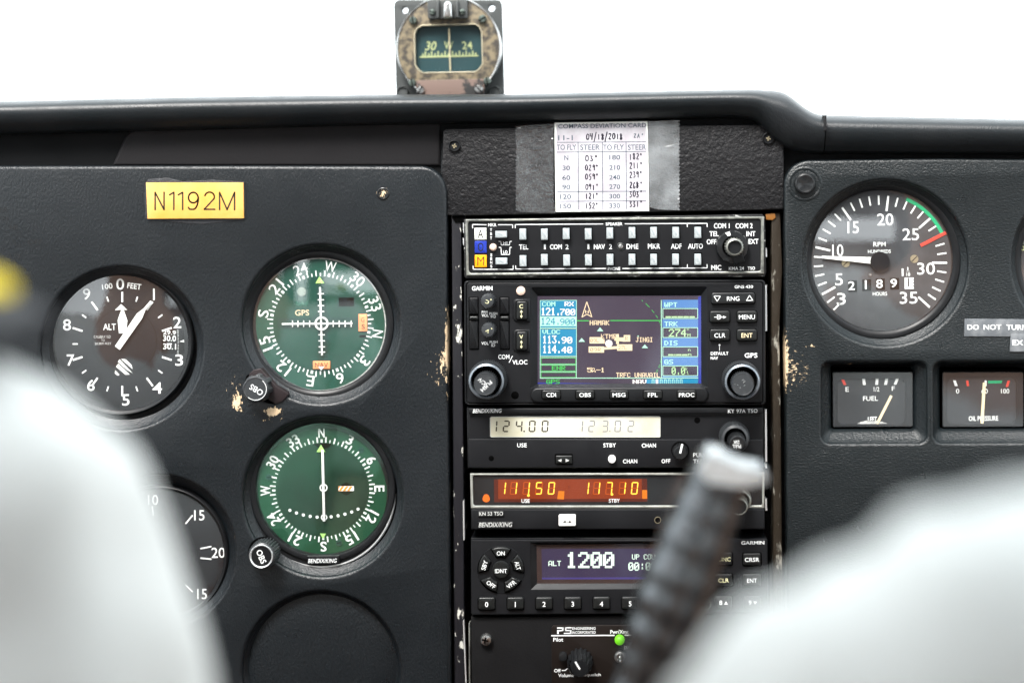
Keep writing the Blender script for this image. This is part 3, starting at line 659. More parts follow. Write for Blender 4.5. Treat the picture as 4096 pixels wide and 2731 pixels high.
# ---- airspeed style dial bottom left
h = -6; hp = h-2.35; k5 = 1.598
g = gauge('vertical_speed_indicator', 'round black dial numbered 10, 15, 20 at lower left, half behind a sleeve', 'gauge', Z5(220,745), 258, h, M_dial, 278)
for s_, x, y, w_ in (('10',178,397,66),('15',475,495,66),('20',596,734,86),('15',492,998,62),('5',-60,520,32),('0',-150,745,36),('5',-60,960,32),('10',178,1090,66)): mtext(Z5,s_,x,y,w_,66,M_mark,g,hp,bold=.4,name='numeral')
flat('tick_marks', [bar(Z5(*a),Z5(*b),9/k5) for a, b in (((172,437),(180,497)),((432,495),(387,549)),((482,708),(552,694)),((482,768),(553,775)),((172,1050),(180,995)),((432,985),(387,940)))], M_mark, g, hp)
prism('pointer', [Z5(-90,745-10), Z5(200,735), Z5(200,757), Z5(-90,745+2)], hp+.6, hp+.9, M_need, g)
# ---- blank cover
g = thing('blanking_plug', 'blank round black cover below the lower green dial', 'blank cover', V(737,1540), -7)
lathe('cover_disc', V(737,1540), [(308,-9),(308,-7),(303,-6.2),(280,-5.4),(180,-4.6),(0,-4.2)], M_vinL, g, n=96)
# ---- tachometer
h = -5.5; k = 2.0633; hp = h-2.35
g = gauge('tachometer', 'round black tachometer with white numerals, a green arc and a red limit bar', 'tachometer', B1(884,870), 284, h, M_dial2, 316)
c = B1(870,885)
flat('tick_marks', ticks(c, -135.5, 132.5, 8.37, 0, 0, 12/k, r1f=lambda i: ((425 if i in (2,7,12,17,22,27,32) else 474)/k, 550/k), wf=lambda i: (17 if i in (2,7,12,17,22,27,32) else 13)/k), M_mark, g, hp)
for s_, x, y, w_ in (('3',547,1187,72),('5',528,1027,64),('10',518,787,92),('15',645,598,92),('20',910,533,134),('25',1120,655,136),('30',1247,938,146),('35',1103,1178,146)): mtext(B1,s_,x,y,w_,98,M_mark,g,hp,bold=.3,name='numeral')
mtext(B1,'RPM',863,737,102,38,M_mark,g,hp,bold=.6); mtext(B1,'HUNDREDS',861,796,188,28,M_mark,g,hp,bold=.5); mtext(B1,'HOURS',866,1145,118,30,M_mark,g,hp,bold=.6)
mtext(B1,'1',1053,968,14,62,M_mark,g,hp,bold=1); mtext(B1,'1',1096,938,8,26,M_mark,g,hp,bold=1); mtext(B1,'10',1100,985,30,28,M_mark,g,hp,bold=.8); flat('fraction_bar',[bar(B1(1084,960),B1(1112,960),3/k)],M_mark,g,hp)
for x, s_, y in ((640,'2',1082),(757,'1',1074),(870,'8',1066),(988,'9',1062)):
    wv = prism('hour_counter_wheel', box(B1,x-37,y-47,x+37,y+47,2), hp-.2, hp+.05, M_void, g)
    mtext(B1,s_,x-8,y-4,54 if s_ != '1' else 14,72,M_mark,wv,hp+.1,bold=1)
wv = prism('hour_counter_wheel', box(B1,1070,1012,1145,1105,2), hp-.2, hp+.05, M_mark, g); mtext(B1,'1',1100,1050,12,70,M_void,wv,hp+.1,bold=1)
flat('wheel_edge', [bar(B1(1137,y),B1(1146,y),8/k) for y in (1030,1056,1082)], M_void, wv, hp+.1)
a0, a1 = math.radians(22.5-90), math.radians(65.5-90)
flat('green_range_arc', annulus(B1(870,885), 547/k, 576/k, 24, a0, a1), M_arc, g, hp+.1)
prism('red_limit_bar', bar(B1(1203,747),B1(1423,634),27/k), hp, hp+.25, M_red, g)
for x, y in ((585,893),(1150,858)):
    s_ = lathe('dial_screw', B1(x,y), [(34/k,hp-.1),(33/k,hp+.1),(0,hp+.15)], M_brass, g, n=28); flat('screw_slot', [bar(B1(x-22,y+22),B1(x+22,y-22),7/k)], M_deep, s_, hp+.2)
lathe('setting_pin', B1(787,990), [(13/k,hp),(10/k,hp+.3),(0,hp+.4)], M_steel, g, n=16)
prism('pointer', B1.pts([(386,833),(795,843),(795,897),(388,852)]), hp+.9, hp+1.2, M_need, g)
lathe('pointer_hub', B1(868,880), [(81/k,hp+.8),(80/k,hp+1.6),(10/k,hp+1.9),(0,hp+1.9)], M_dial, g, n=48)
# ---- gauge cut off by the right edge of the picture
g = gauge('gauge', 'round gauge cut off by the right edge of the picture, beside the tachometer', 'gauge', V(2508,600), 284, h, M_dial2, 316)
text('6', V(2349,566), 16, 34, M_clet, g, hp, name='numeral'); text('5', V(2360,650), 16, 34, M_clet, g, hp, name='numeral')
flat('tick_marks', ticks(V(2508,600), -120, 120, 15, 215, 250, 6), M_mark, g, hp)
# ---- fuel and oil gauges
h = -8; k = 2.6138
def small_gauge(name, label, x0, x1, lens, frame_r):
    g = thing(name, label, name.replace('_',' '), B2((x0+x1)/2, 910), h)
    prism('case', box(B2,x0-2,600,x1+36,1240,26,.004), h-20, h-2.0, M_void, g, bev=2)
    prism('mask', [box(B2,x0,620,x1,1195,18,.004), box(B2,lens[0],lens[1],lens[2],lens[3],62,.004)], h-1.9, h-.6, M_strip if 0 else M_dial, g, bev=1.5)
    prism('dial_face', box(B2,lens[0]-8,lens[1]-8,lens[2]+8,lens[3]+8,60,.004), h-1.95, h-1.6, M_dial3, g)
    prism('glass', box(B2,x0+4,626,x1-4,1190,16,.004), h+.3, h+.34, G_dial, g)
    return g
g = small_gauge('fuel_gauge', 'small rectangular left fuel gauge with a cream needle near F', 343, 1180, (392,690,1100,1165), 1); hq = h-1.5
flat('tick_marks', [B2.pts(P) for P in ([(650,692),(680,692),(688,756),(658,756)], [(792,690),(821,690),(815,754),(787,754)], [(893,688),(922,688),(908,754),(880,754)], [(1003,688),(1034,690),(1008,752),(980,752)])], M_mark, g, hq)
flat('empty_mark', [B2.pts([(430,698),(460,698),(486,755),(456,756)])], M_red, g, hq)
for s_, x, y, w_, h_ in (('E',493,802,34,48),('1/2',800,800,58,46),('F',976,793,32,46),('FUEL',737,897,154,48)): mtext(B2,s_,x,y,w_,h_,M_mark,g,hq,bold=.3)
mtext(B2,'LEFT',757,1115,94,54,M_mark,g,hq,bold=1.4)
flat('dial_hub', [B2.pts([(595,1163),(640,1140),(690,1128),(800,1128),(870,1142),(915,1160)])], M_dim, g, hq)
prism('pointer', bar(B2(956,868),B2(806,1162),27/k), hq+.3, hq+.6, M_cream, g)
g = small_gauge('oil_pressure_gauge', 'small rectangular oil pressure gauge with its cream needle upright over the 60', 1490, 2336, (1536,680,2262,1165), 1)
flat('tick_marks', [B2.pts(P) for P in ([(1600,708),(1628,708),(1648,766),(1620,766)], [(1930,708),(1952,710),(1950,768),(1930,768)])], M_mark, g, hq)
flat('red_marks', [B2.pts(P) for P in ([(1735,708),(1760,708),(1768,768),(1745,768)], [(2170,710),(2196,710),(2176,775),(2150,775)])], M_red, g, hq)
flat('green_band', [B2.pts([(1965,712),(2116,710),(2108,738),(1968,740)])], M_arc, g, hq)
for s_, x, w_ in (('0',1648,34),('60',1930,66),('100',2145,86)): mtext(B2,s_,x,820,w_,48,M_mark,g,hq,bold=0)
mtext(B2,'OIL PRESSURE',1918,1105,308,50,M_mark,g,hq,bold=1)
prism('pointer', bar(B2(1928,732),B2(1903,1158),31/k), hq+.3, hq+.6, M_cream, g)
# ---- loose labels on the panels
pc_ = thing('registration_placard', 'yellow engraved registration placard reading N1192M on the left panel', 'placard', Z1(1745,455))
prism('glue_smear', Z1.pts([(1300,300),(1330,262),(1500,250),(1640,285),(1900,268),(2190,285),(2200,480),(2195,625),(2060,640),(1800,665),(1600,650),(1400,628),(1300,612),(1296,450)]), -.1, .25, mat('dried_glue',(.03,.032,.036),.35,bump=(350,.8,.5)), pc_, bev=1)
pp = prism('plate', Z1.pts([(1308,292),(2180,292),(2185,613),(1320,617)]), .2, 1.5, M_plac, pc_, bev=1.2)
def arc(cx, cy, rx, ry, a0, a1, n=12): return [(cx+rx*math.cos(math.radians(a0+(a1-a0)*i/n)), cy+ry*math.sin(math.radians(a0+(a1-a0)*i/n))) for i in range(n+1)]
GL = [[(1390,535),(1390,380),(1470,535),(1470,380)], [(1520,402),(1558,380),(1558,535)], [(1598,402),(1637,380),(1637,535)], arc(1732,427,43,47,0,-360,20), arc(1732,427,45,105,0,88,10)+[(1700,532),(1688,515)],
      arc(1878,420,43,42,195,385,12)+[(1830,532),(1925,532)], [(1968,535),(1968,380),(2035,535),(2102,380),(2102,535)]]
P_ = []
for st in GL:
    q = Z1.pts(st)
    for u_, v_ in zip(q, q[1:]): P_.append(bar(u_, v_, 6.2))
    for u_ in q: P_.append(ring(u_, 3.1, 8))
flat('engraved_letters', P_, M_engr, pp, 1.56)
t1 = thing('warning_label', 'grey label strip reading DO NOT TUR at the right edge', 'label', B2(2040,155))
prism('tape_strip', B2.pts([(1722,65),(2700,72),(2700,252),(1717,248)]), 0, .5, M_strip, t1, bev=.8)
mtext(B2,'DO',1810,152,122,54,M_white,t1,.56,bold=1.2,tilt=0); mtext(B2,'NOT',2012,152,184,54,M_white,t1,.56,bold=1.2,tilt=0); mtext(B2,'TURN',2268,154,220,54,M_white,t1,.56,bold=1.2,tilt=0)
t1 = thing('warning_label', 'dark label tape reading EX, just below the longer label at the right edge', 'label', B2(2290,310))
prism('tape_strip', B2.pts([(2205,225),(2700,228),(2700,412),(2195,407)]), 0, 1.0, M_strip, t1, bev=.8)
mtext(B2,'EX',2278,314,114,54,M_white,t1,1.06,bold=1.2,tilt=0)
# ---- compass deviation card and its tape
k = 1.568; hc = -2.4
cd = thing('compass_deviation_card', 'paper compass deviation card with handwritten headings taped to the cover plate', 'paper card', Z7(1110,385), hc)
prism('border', Z7.pts([(812,112),(1396,103),(1405,665),(820,670)]), hc-.1, hc+.2, M_pborder, cd)
prism('paper', Z7.pts([(824,124),(1385,116),(1392,654),(832,660)]), hc, hc+.26, M_paper, cd); hh = hc+.3
flat('ruled_lines', [bar(Z7(*a),Z7(*b),w_/k) for a, b, w_ in (((826,236),(1390,232),4),((826,297),(1390,292),4),((826,545),(1391,541),4),((826,605),(1391,602),4),((960,236),(964,658),4),((1112,235),(1116,656),4),((1261,234),(1264,655),4))], M_ink, cd, hh)
mtext(Z7,'COMPASS DEVIATION CARD',1112,131,552,28,M_ink,cd,hh,bold=.6,tilt=.015); mtext(Z7,'11-1',881,207,92,32,M_ink,cd,hh,bold=.8)
for s_, x, w_ in (('TO FLY',887,122),('STEER',1035,122),('TO FLY',1182,130),('STEER',1330,114)): mtext(Z7,s_,x,266,w_,34,M_ink,cd,hh,bold=.6)
for i, (a, b) in enumerate((('N','180'),('30','210'),('60','240'),('90','270'),('120','300'),('150','330'))):
    y = (332,396,457,516,576,635)[i]; mtext(Z7,a,886+(-4 if len(a) == 3 else 0),y,(26,46,50,50,68,68)[i],30,M_ink,cd,hh,bold=1); mtext(Z7,b,1190,y-3,68,30,M_ink,cd,hh,bold=1)
P_ = []
for i, (a, b) in enumerate((('03o','182o'),('029o','211o'),('059o','239o'),('091o','268o'),('121o','303o'),('152o','331o'))):
    y = (318,375,432,497,552,614)[i]; P_ += pen(a, Z7, 1005, y, 1092, y+36, 7); P_ += pen(b, Z7, 1282, y-14, 1368, y+26, 7)
P_ += pen('04/18/2018', Z7, 1010, 180, 1245, 218, 8)
flat('handwriting', P_, M_pen, cd, hh+.02); flat('initials', pen('ZAo', Z7, 1308, 180, 1378, 208, 5), M_ink, cd, hh+.02)
def zig(x0, y0, x1, y1, n, amp):
    return [(lerp(x0,x1,i/n)+(amp if i % 2 else 0), lerp(y0,y1,i/n)) for i in range(n+1)]
t1 = thing('adhesive_tape', 'dark clear tape with sawtooth end on the left of the compass card', 'tape', Z7(690,400), hc)
prism('tape_film', Z7.pts(zig(566,134,566,655,44,9)+[(600,672),(820,680),(816,640),(806,600),(805,170),(815,118)]), hc+.1, hc+.35, G_tape, t1)
t1 = thing('adhesive_tape', 'cloudy tape with sawtooth end on the right of the compass card', 'tape', Z7(1495,380), hc)
prism('tape_film', Z7.pts([(1398,104),(1590,97)]+zig(1600,97,1600,658,46,-9)+[(1590,660),(1460,656),(1406,640)]), hc+.1, hc+.35, G_tape2, t1)
# ---- magnetic compass on the glareshield
hk = -45; k = 3.92
cm = thing('magnetic_compass', 'old magnetic compass with chipped paint standing on the glareshield', 'compass', Z6(1155,1420), hk)
o_ = [(290+70,0),(1930,0),(1985,60),(2027,1415+160),(330,1415+160),(292,60)]
out_ = Z6.pts([(372,-6),(1925,-4),(1960,8),(1982,42),(1990,90),(2028,1530),(330,1530),(292,120),(296,70),(320,22)])
prism('mounting_plate', [out_, ring(Z6(468,162),48/k,24), ring(Z6(1828,130),50/k,24)], hk-6, hk, M_cgrey, cm, bev=3)
lathe('housing', Z6(1155,760), [(824/k,hk),(824/k,hk+7),(812/k,hk+8.2),(795/k,hk+8)], M_steel, cm, n=96, href=hk+7)
win = Z6.pts([(735,408),(1570,385),(1625,420),(1665,500),(1680,1000),(1620,1090),(1560,1125),(750,1140),(680,1090),(630,1010),(622,540),(660,450)])
prism('front_face', [ring(Z6(1155,760),800/k,80), win], hk+2, hk+7.6, M_comp, cm, bev=2)
prism('window_edge', [offs(list(reversed(win)) if area2(win) < 0 else win, -3), win], hk+4, hk+8.0, mat('pale_metal_edge',(.55,.5,.36),.4,metal=.5), cm, bev=1)
cdk = prism('compass_card', offs(win if area2(win) > 0 else win[::-1], -4), hk+1, hk+3.2, M_cteal, cm)
prism('glass', offs(win if area2(win) > 0 else win[::-1], -2), hk+6.2, hk+6.8, G_dial, cm)
for s_, x, y, w_, h_, sh in (('30',873,725,180,138,.25),('W',1155,712,140,118,0),('24',1445,715,165,120,-.1)): mtext(Z6,s_,x,y,w_,h_,M_clet,cdk,hk+3.3,bold=.3,shear=sh)
flat('card_scale', [bar(Z6(700,898),Z6(1155,886),22/k,26/k), bar(Z6(1155,886),Z6(1620,876),26/k,18/k)]+[bar(Z6(x,888-abs(0)),Z6(x,(805 if i % 2 else 835)-(x-1155)*.015),18/k) for i, x in enumerate((752,790,842,888,942,990,1048,1100,1155,1215,1270,1325,1380,1430,1482,1532,1578))], M_clet, cdk, hk+3.3)
flat('lubber_line', [bar(Z6(1160,450),Z6(1180,1118),18/k)], mat('lubber_cream',(.50,.44,.28),.5), cm, hk+6.0)
prism('light_clip', Z6.pts([(815,0),(1445,0),(1452,270),(1440,290),(860,305),(830,290)]), hk+8, hk+11, M_cgrey, cm, bev=5)
prism('clip_tube', Z6.pts([(1068,282),(1075,60),(1110,20),(1165,20),(1195,60),(1205,275)]), hk+11, hk+18, M_steel, cm, bev=12)
prism('clip_tube', Z6.pts([(965,285),(965,0),(1005,0),(1005,285)]), hk+11, hk+14, M_cgrey, cm, bev=4); prism('clip_tube', Z6.pts([(1268,280),(1262,0),(1300,0),(1310,278)]), hk+11, hk+14, M_cgrey, cm, bev=4)
def slotscrew(m, x, y, r, hh, rot, parent, mt):
    s_ = lathe('screw', m(x,y), [(r/m.k,hh-1),(r/m.k,hh+.6),(r*.8/m.k,hh+1.4),(0,hh+1.7)], mt, parent, n=28)
    a = math.radians(rot); c = m(x,y); q = r/m.k*.95
    prism('screw_slot', bar((c[0]-q*math.cos(a),c[1]-q*math.sin(a)),(c[0]+q*math.cos(a),c[1]+q*math.sin(a)),r*.26/m.k), hh+1, hh+1.75, M_void, s_)
M_cscr = mat('green_grey_screw',(.16,.20,.18),.35,metal=.6,var=(300,(.08,.1,.09),.4,.6))
for x, y, r, a in ((590,318,62,80),(1680,298,64,-32),(578,1298,60,75),(1755,1272,60,80),(898,190,46,20),(1365,190,48,0)): slotscrew(Z6,x,y,r,hk+8.5 if r > 50 else hk+11,a,cm,M_cscr)
prism('data_plate', Z6.pts([(645,1265),(1720,1240),(1700,1580),(645,1580)]), hk+7, hk+9, M_comp2, cm, bev=2)
for x, y in ((708,1412),(1622,1395)): slotscrew(Z6,x,y,68,hk+9.5,-60 if x < 1000 else 45,cm,M_steel)
for x in (430,1885): lathe('corner_boss', Z6(x,1450), [(95/k,hk),(95/k,hk+2),(86/k,hk+2.6),(80/k,hk+1.5),(0,hk+1.5)], M_cgrey, cm, n=40)
# ================================================================ radio stack
def key(parent, m, x, y, w_, h_, s_, h0, h1, r=18, mt=None, tm=None, tw=None, th=None, bold=.5, tx=0, ty=4, dome=.25, label=None, name='button', well=True):
    if well: prism('button_well', rrect(*m(x,y),(w_+14)/m.k,(h_+14)/m.k,(r+5)/m.k), h0, h0+.06, M_void, parent)
    b = prism(name, rrect(*m(x,y),w_/m.k,h_/m.k,r/m.k), h0-.5, h1, mt or M_key, parent, bev=min(w_,h_)*.11/m.k, dome=dome, label=label)
    if s_: mtext(m, s_, x+tx, y+ty, tw, th, tm or M_white, b, h1+dome+.06, bold=bold)
    return b
# ---- audio selector panel
k = 3.36
t = thing('audio_panel', 'audio panel with two rows of pale buttons, topmost in the radio stack', 'audio panel', V(1412,565))
prism('chassis', [V(1065,504),V(1751,492),V(1757,500),V(1760,626),V(1756,636),V(1070,640),V(1066,634)], -60, -2.5, M_edge, t, bev=4)
o_ = [A1(205,125),A2(2035,88),A2(2040,860),A1(215,885)]; i_ = [A1(262,157),A1(1400,148),A2(1960,120),A2(1985,128),A2(1995,150),A2(1990,795),A2(1975,818),A2(1950,822),A1(1400,838),A1(285,848),A1(262,835),A1(250,810),A1(243,190),A1(248,168)]
prism('bezel_frame', [o_, i_], -4, -.2, M_metal, t, bev=4)
fp = prism('faceplate', i_, -4, -1.2, M_face, t); hf = -1.15
for xs, y in ((((A1,977,325),(A1,1267,327),(A1,1560,320),(A1,1857,322),(A1,2147,312),(A2,262,307),(A2,553,305),(A2,850,305),(A2,1147,304)),0),(((A1,980,685),(A1,1267,670),(A1,1567,677),(A1,1860,672),(A1,2150,668),(A2,262,667),(A2,553,667),(A2,848,665),(A2,1147,665)),1)):
    for m, x, yy in xs:
        b = prism('button', rrect(*m(x,yy),90/k,150/k,4/k), -2, 2.2, M_btn, t, bev=2)
        prism('button_inset', [rrect(*m(x,yy),50/k,100/k,2/k), rrect(*m(x,yy),42/k,92/k,2/k)], 2.1, 2.24, M_dim, b)
        prism('button_well', rrect(*m(x+3,yy-6),112/k,172/k,6/k), hf-.02, hf+.03, M_void, t, href=hf)
for x, yy in ((685,328),(690,688)):
    b = prism('button', rrect(*A1(x,yy),156/k,90/k,4/k), -2, 2.0, M_btn, t, bev=2)
    prism('button_inset', [rrect(*A1(x,yy),105/k,50/k,2/k), rrect(*A1(x,yy),96/k,42/k,2/k)], 1.9, 2.04, M_dim, b)
    prism('button_well', rrect(*A1(x+3,yy-4),176/k,108/k,6/k), hf-.02, hf+.03, M_void, t, href=hf)
for x, y, h_, m_, s_, cm_ in ((409,321,156,M_silkA,'A',M_deep),(412,498,162,M_silkB,'O',M_deep),(413,686,166,M_silkC,'M',M_deep)):
    b = prism('marker_lamp', rrect(*A1(x,y),160/k,h_/k,3/k), -2, -.4, m_, t, bev=1.5); mtext(A1,s_,x,y,76 if s_ != 'M' else 92,116,cm_,b,-.34,bold=.3 if s_ != 'M' else -.4)
lathe('light_sensor', A1(576,502), [(50/k,hf),(47/k,hf+1),(35/k,hf+1.6),(0,hf+2)], M_sens, t, n=28)
lathe('centre_screw', A1(2295,490), [(52/k,hf),(50/k,hf+.3),(40/k,hf-.3)], M_steel, t, n=28); lathe('centre_screw', A1(2295,490), [(36/k,hf),(30/k,hf+.8),(0,hf+1.2)], M_steel, t, n=24)
def L_(m, P, w_=10): return [bar(m(*a),m(*b),w_/m.k) for a, b in zip(P,P[1:])]
fl = L_(A1,[(303,245),(303,195),(490,199)])+L_(A1,[(646,199),(842,199),(842,243)])+L_(A1,[(877,245),(877,196),(2058,188)])+L_(A1,[(310,750),(312,796),(848,798),(848,745)])+L_(A1,[(882,745),(884,793),(2098,786)])
fl += L_(A2,[(165,187),(1272,180),(1272,228)])+L_(A2,[(1005,184),(1005,228)])+L_(A2,[(132,786),(1272,778),(1270,728)])+L_(A2,[(1005,730),(1005,776)])
fl += L_(A1,[(655,424),(683,424),(688,470),(800,470),(803,424),(830,422)],8)+L_(A1,[(655,503),(685,503),(690,598),(802,598),(805,502),(830,502)],8)
flat('bracket_lines', fl, M_white, fp, hf)
for s_, x, y, w_, h_ in (('MKR',568,200,112,42),('TEL',990,497,122,66),('1',1275,495,24,66),('COM',1423,495,160,66),('2',1573,495,40,66),('1',1860,493,24,66),('NAV',2008,493,150,66),('2',2158,493,40,66),('SPEAKER',2205,188,224,42),('PHONE',2205,790,166,42),('HI',743,443,54,40),('LO',745,565,56,42)): mtext(A1,s_,x,y,w_,h_,M_white,fp,hf,bold=1.1)
for i, s_ in enumerate('TST'): mtext(A1,s_,551,(268,322,378)[i],26,38,M_white,fp,hf,bold=1)
for i, s_ in enumerate('SENS'): mtext(A1,s_,555,(604,655,706,757)[i],26,38,M_white,fp,hf,bold=1)
for s_, x, y, w_, h_ in (('DME',267,490,158,68),('MKR',558,487,164,68),('ADF',857,487,142,68),('AUTO',1115,486,198,68),('COM 1',1468,213,210,68),('COM 2',1768,213,230,68),('TEL',1365,320,122,66),('INT',1860,320,122,66),('OFF',1330,427,128,66),('EXT',1895,423,132,66),('MIC',1395,773,136,66),('KMA 24',1665,785,204,44),('TSO',1866,783,98,44)): mtext(A2,s_,x,y,w_,h_,M_white,fp,hf,bold=1.1)
kb = lathe('selector_knob', A2(1610,495), [(222/k,hf),(218/k,3),(205/k,4.2),(140/k,4.6)], M_gloss, t, n=64, href=2)
prism('pointer_tab', A2.pts([(1515,310),(1575,290),(1590,340),(1560,365)]), 3.5, 4.5, M_white, kb); prism('pointer_tab', A2.pts([(1600,620),(1745,590),(1778,690),(1648,738)]), -1, 6, M_black, kb, bev=3)
lathe('knob_collar', A2(1640,500), [(130/k,3),(124/k,13),(112/k,14.6),(98/k,14.9),(92/k,14.2),(90/k,12)], M_metal, kb, n=80, ribs=(20,3,(0,1)))
lathe('knob_core', A2(1640,502), [(93/k,13.2),(0,13.2)], M_black, kb, n=40)
# ---- gps navigator
k = 2.8516
t = thing('gps_navigator', 'large gps navigator with colour map screen and two big ribbed knobs', 'gps navigator', V(1412,785))
body = [A3(45,110),A3(52,80),A3(75,66),A4(1735,55),A4(1762,68),A4(1772,95),A4(1778,1440),A4(1768,1470),A4(1745,1483),A3(95,1483),A3(68,1472),A3(52,1445)]
prism('chassis', offs(body,6), -60, -4.6, M_black, t)
inn = [A3(80,115),A3(85,98),A3(100,90),A4(1715,82),A4(1730,90),A4(1738,105),A4(1740,1435),A4(1730,1447),A4(1715,1452),A3(105,1455),A3(90,1450),A3(80,1435)]
prism('rim', [body, offs(inn,-1.5)], -12, -.3, M_black, t, bev=5)
scr_o = [A3(808,165),A3(815,150),A3(832,143),A4(1085,136),A4(1102,142),A4(1110,158),A4(1112,1278),A3(806,1285)]
fp = prism('faceplate', [inn, scr_o], -4, .2, M_face, t, bev=2); hf = .25
scr_i = [A3(882,240),A4(1040,232),A4(1042,1240),A3(884,1245)]
# sloped screen surround
def loop_bridge(name, Po, Pi, h0, h1, m, parent):
    n = len(Po); vs = [W(p,h0,h0) for p in Po]+[W(p,h1,h0) for p in Pi]
    return mesh(name, vs, [(i,(i+1)%n,n+(i+1)%n,n+i)[::-1] for i in range(n)], m, parent, smooth=0)
def q4(a, b, c, d, q=6): return [(lerp(p[0],r_[0],i/q),lerp(p[1],r_[1],i/q)) for p, r_ in ((a,b),(b,c),(c,d),(d,a)) for i in range(q)]
loop_bridge('screen_surround', q4(A3(806,143),A4(1110,136),A4(1112,1280),A3(806,1286)), q4(*scr_i), .1, -3.5, M_black, t)
hs_ = -3.4
sc = thing('display', '', '', A4(100,740), hs_); del sc['label'], sc['category']; sc.name = 'display'
bpy.data.objects.remove(sc)
sc = prism('display', [A3(884,242),A4(1038,236),A4(1040,1242),A3(886,1246)], hs_-1, hs_, M_sbg, t)
def scr(name, polys, m, dz=0): flat(name, polys, m, sc, hs_+.02+dz*.02)
scr('screen_glow', [A4.pts([(1005,250),(1038,240),(1040,1242),(1008,1242)]), [A3(886,1172+75),A4(255,1245),A4(255,1240),A3(886,1225)]], M_snavy)
scr('blue_panel', [A3.pts([(918,290),(1327,290),(1327,470),(918,470)]), A3.pts([(918,580),(1327,580),(1327,598),(918,598)]), A3.pts([(918,618),(1327,618),(1327,920),(918,920)])], M_sblue)
scr('mint_panel', [A3.pts([(918,474),(1327,474),(1327,582),(918,582)])], M_smint, 1)
scr('frame_lines', L_(A3,[(915,290),(915,1180)],6)+L_(A3,[(1328,290),(1328,1170)],6)+L_(A3,[(915,290),(1330,288)],6)+L_(A3,[(915,606),(1328,606)],10)+L_(A3,[(915,925),(1328,925)],6)+L_(A3,[(918,940),(1326,938)],5)+L_(A3,[(918,1020),(1326,1020)],6)+L_(A3,[(918,1102),(1326,1102)],6)+[bar(A3(915,1175),A4(1005,1172),8/k)], M_smint, 2)
scr('green_boxes', [q for y0, y1 in ((945,1013),(1028,1093),(1110,1165)) for q in L_(A3,[(926,y0),(1318,y0),(1318,y1),(926,y1),(926,y0)],5)], M_sgreen, 2)
scr('green_course_line', [bar(A3(1332,521),A3(1470,521),9/k), bar(A3(1715,519),A4(582,519),9/k)], M_sgreen, 2)
scr('green_text', pix('ENR',A3,1048,1035,1200,1085,.25)+pix('GPS',A3,985,1190,1135,1240,.25), M_sgreen, 3)
scr('white_text', pix('RX',A3,1192,305,1292,355,.45)+pix('121.',A3,922,372,1140,460,.55)+pix('700',A3,1140,385,1310,460,.5)+pix('113.',A3,940,690,1150,780,.55)+pix('90',A3,1158,705,1275,780,.5)+pix('114.',A3,940,800,1150,890,.55)+pix('40',A3,1158,815,1275,890,.5), M_swhite, 3)
scr('mint_text', pix('COM',A3,935,305,1085,355,.3)+pix('VLOC',A3,940,622,1140,672,.3), M_smint, 3)
scr('blue_text', pix('124.',A3,922,485,1140,568,.3)+pix('900',A3,1140,498,1310,570,.3), M_sblue, 3)
scr('map_text', pix('HAMAK',C1,498,568,742,628,.25)+pix('KTMR',C1,640,740,835,800)+pix('JINGI',C1,1075,780,1288,840,.25)+pix('TRFC UNAVAIL',A4,70,1112,568,1165,.25)+pix('5',A3,1450,1055,1500,1108,.4)+pix('n',A3,1502,1050,1535,1080,.3)+pix('m',A3,1502,1078,1545,1108,.3)+pix('-',A3,1552,1055,1600,1108,.4)+pix('1',A3,1605,1055,1645,1108,.5), M_scream, 3)
scr('runway_signs', C1.pts and [C1.pts([(497,778),(640,778),(685,815),(685,858),(497,858)]), C1.pts([(485,895),(678,895),(678,972),(485,972)]), C1.pts([(842,868),(1032,868),(1032,948),(842,948)]), C1.pts([(925,752),(1006,752),(1006,835),(925,835)]), C1.pts([(678,905),(842,890),(842,925),(678,935)]), C1.pts([(830,740),(864,740),(864,865),(830,865)]), C1.pts([(808,782),(925,782),(925,835),(870,828),(808,822)])], M_scream, 2)
scr('sign_text', pix('09L',C1,505,795,615,845)+pix('09R',C1,502,910,640,960)+pix('27L',C1,855,885,965,935)+pix('R',C1,940,770,980,818), mat('sign_ink',(.25,.2,.14),.5), 3)
scr('airport_dot', [ring(C1(738,858),46/3.136,16)], M_swhite, 4)
scr('waypoints', [C1.pts([(628,655),(668,704),(588,704)]), C1.pts([(398,788),(438,836),(358,836)]), C1.pts([(1189,870),(1230,915),(1150,915)]), C1.pts([(1105,755),(1118,772),(1092,772)])], M_smint, 3)
scr('north_arrow', L_(C1,[(462,335),(525,525),(462,490),(400,528),(462,335)],10)+pix('N',C1,440,440,485,480), M_scream, 3)
scr('range_ring', [bar(A4(x,y),A4(x+12,y+16),6/k) for x, y in ((362,285),(408,322),(422,338),(438,352),(476,398),(492,414),(522,458),(532,472),(562,530),(572,560),(572,980),(562,1022),(552,1040),(535,1078),(525,1095))], M_sgreen, 2)
scr('pale_blue_panel', [A4.pts([(598,282),(1005,282),(1005,375),(598,375)]), A4.pts([(598,503),(1005,503),(1005,595),(598,595)]), A4.pts([(598,718),(1005,718),(1005,815),(598,815)]), A4.pts([(598,935),(1005,935),(1005,1030),(598,1030)]), A4.pts([(598,1150),(1005,1150),(1005,1168),(598,1168)])], M_sblue2)
scr('blue_strip', [A4.pts([(415,1185),(1005,1180),(1005,1242),(415,1242)])], M_sblue, 1)
scr('mint_lines', L_(A4,[(585,285),(587,1170)],8)+[q for y0, y1 in ((382,495),(600,712),(818,930),(1035,1147)) for q in L_(A4,[(603,y0),(1000,y0),(1000,y1),(603,y1),(603,y0)],7)]+[q for x in (480,573,620,664,710,755,800) for q in L_(A4,[(x,1190),(x+22,1190),(x+22,1240),(x,1240),(x,1190)],6)], M_smint, 2)
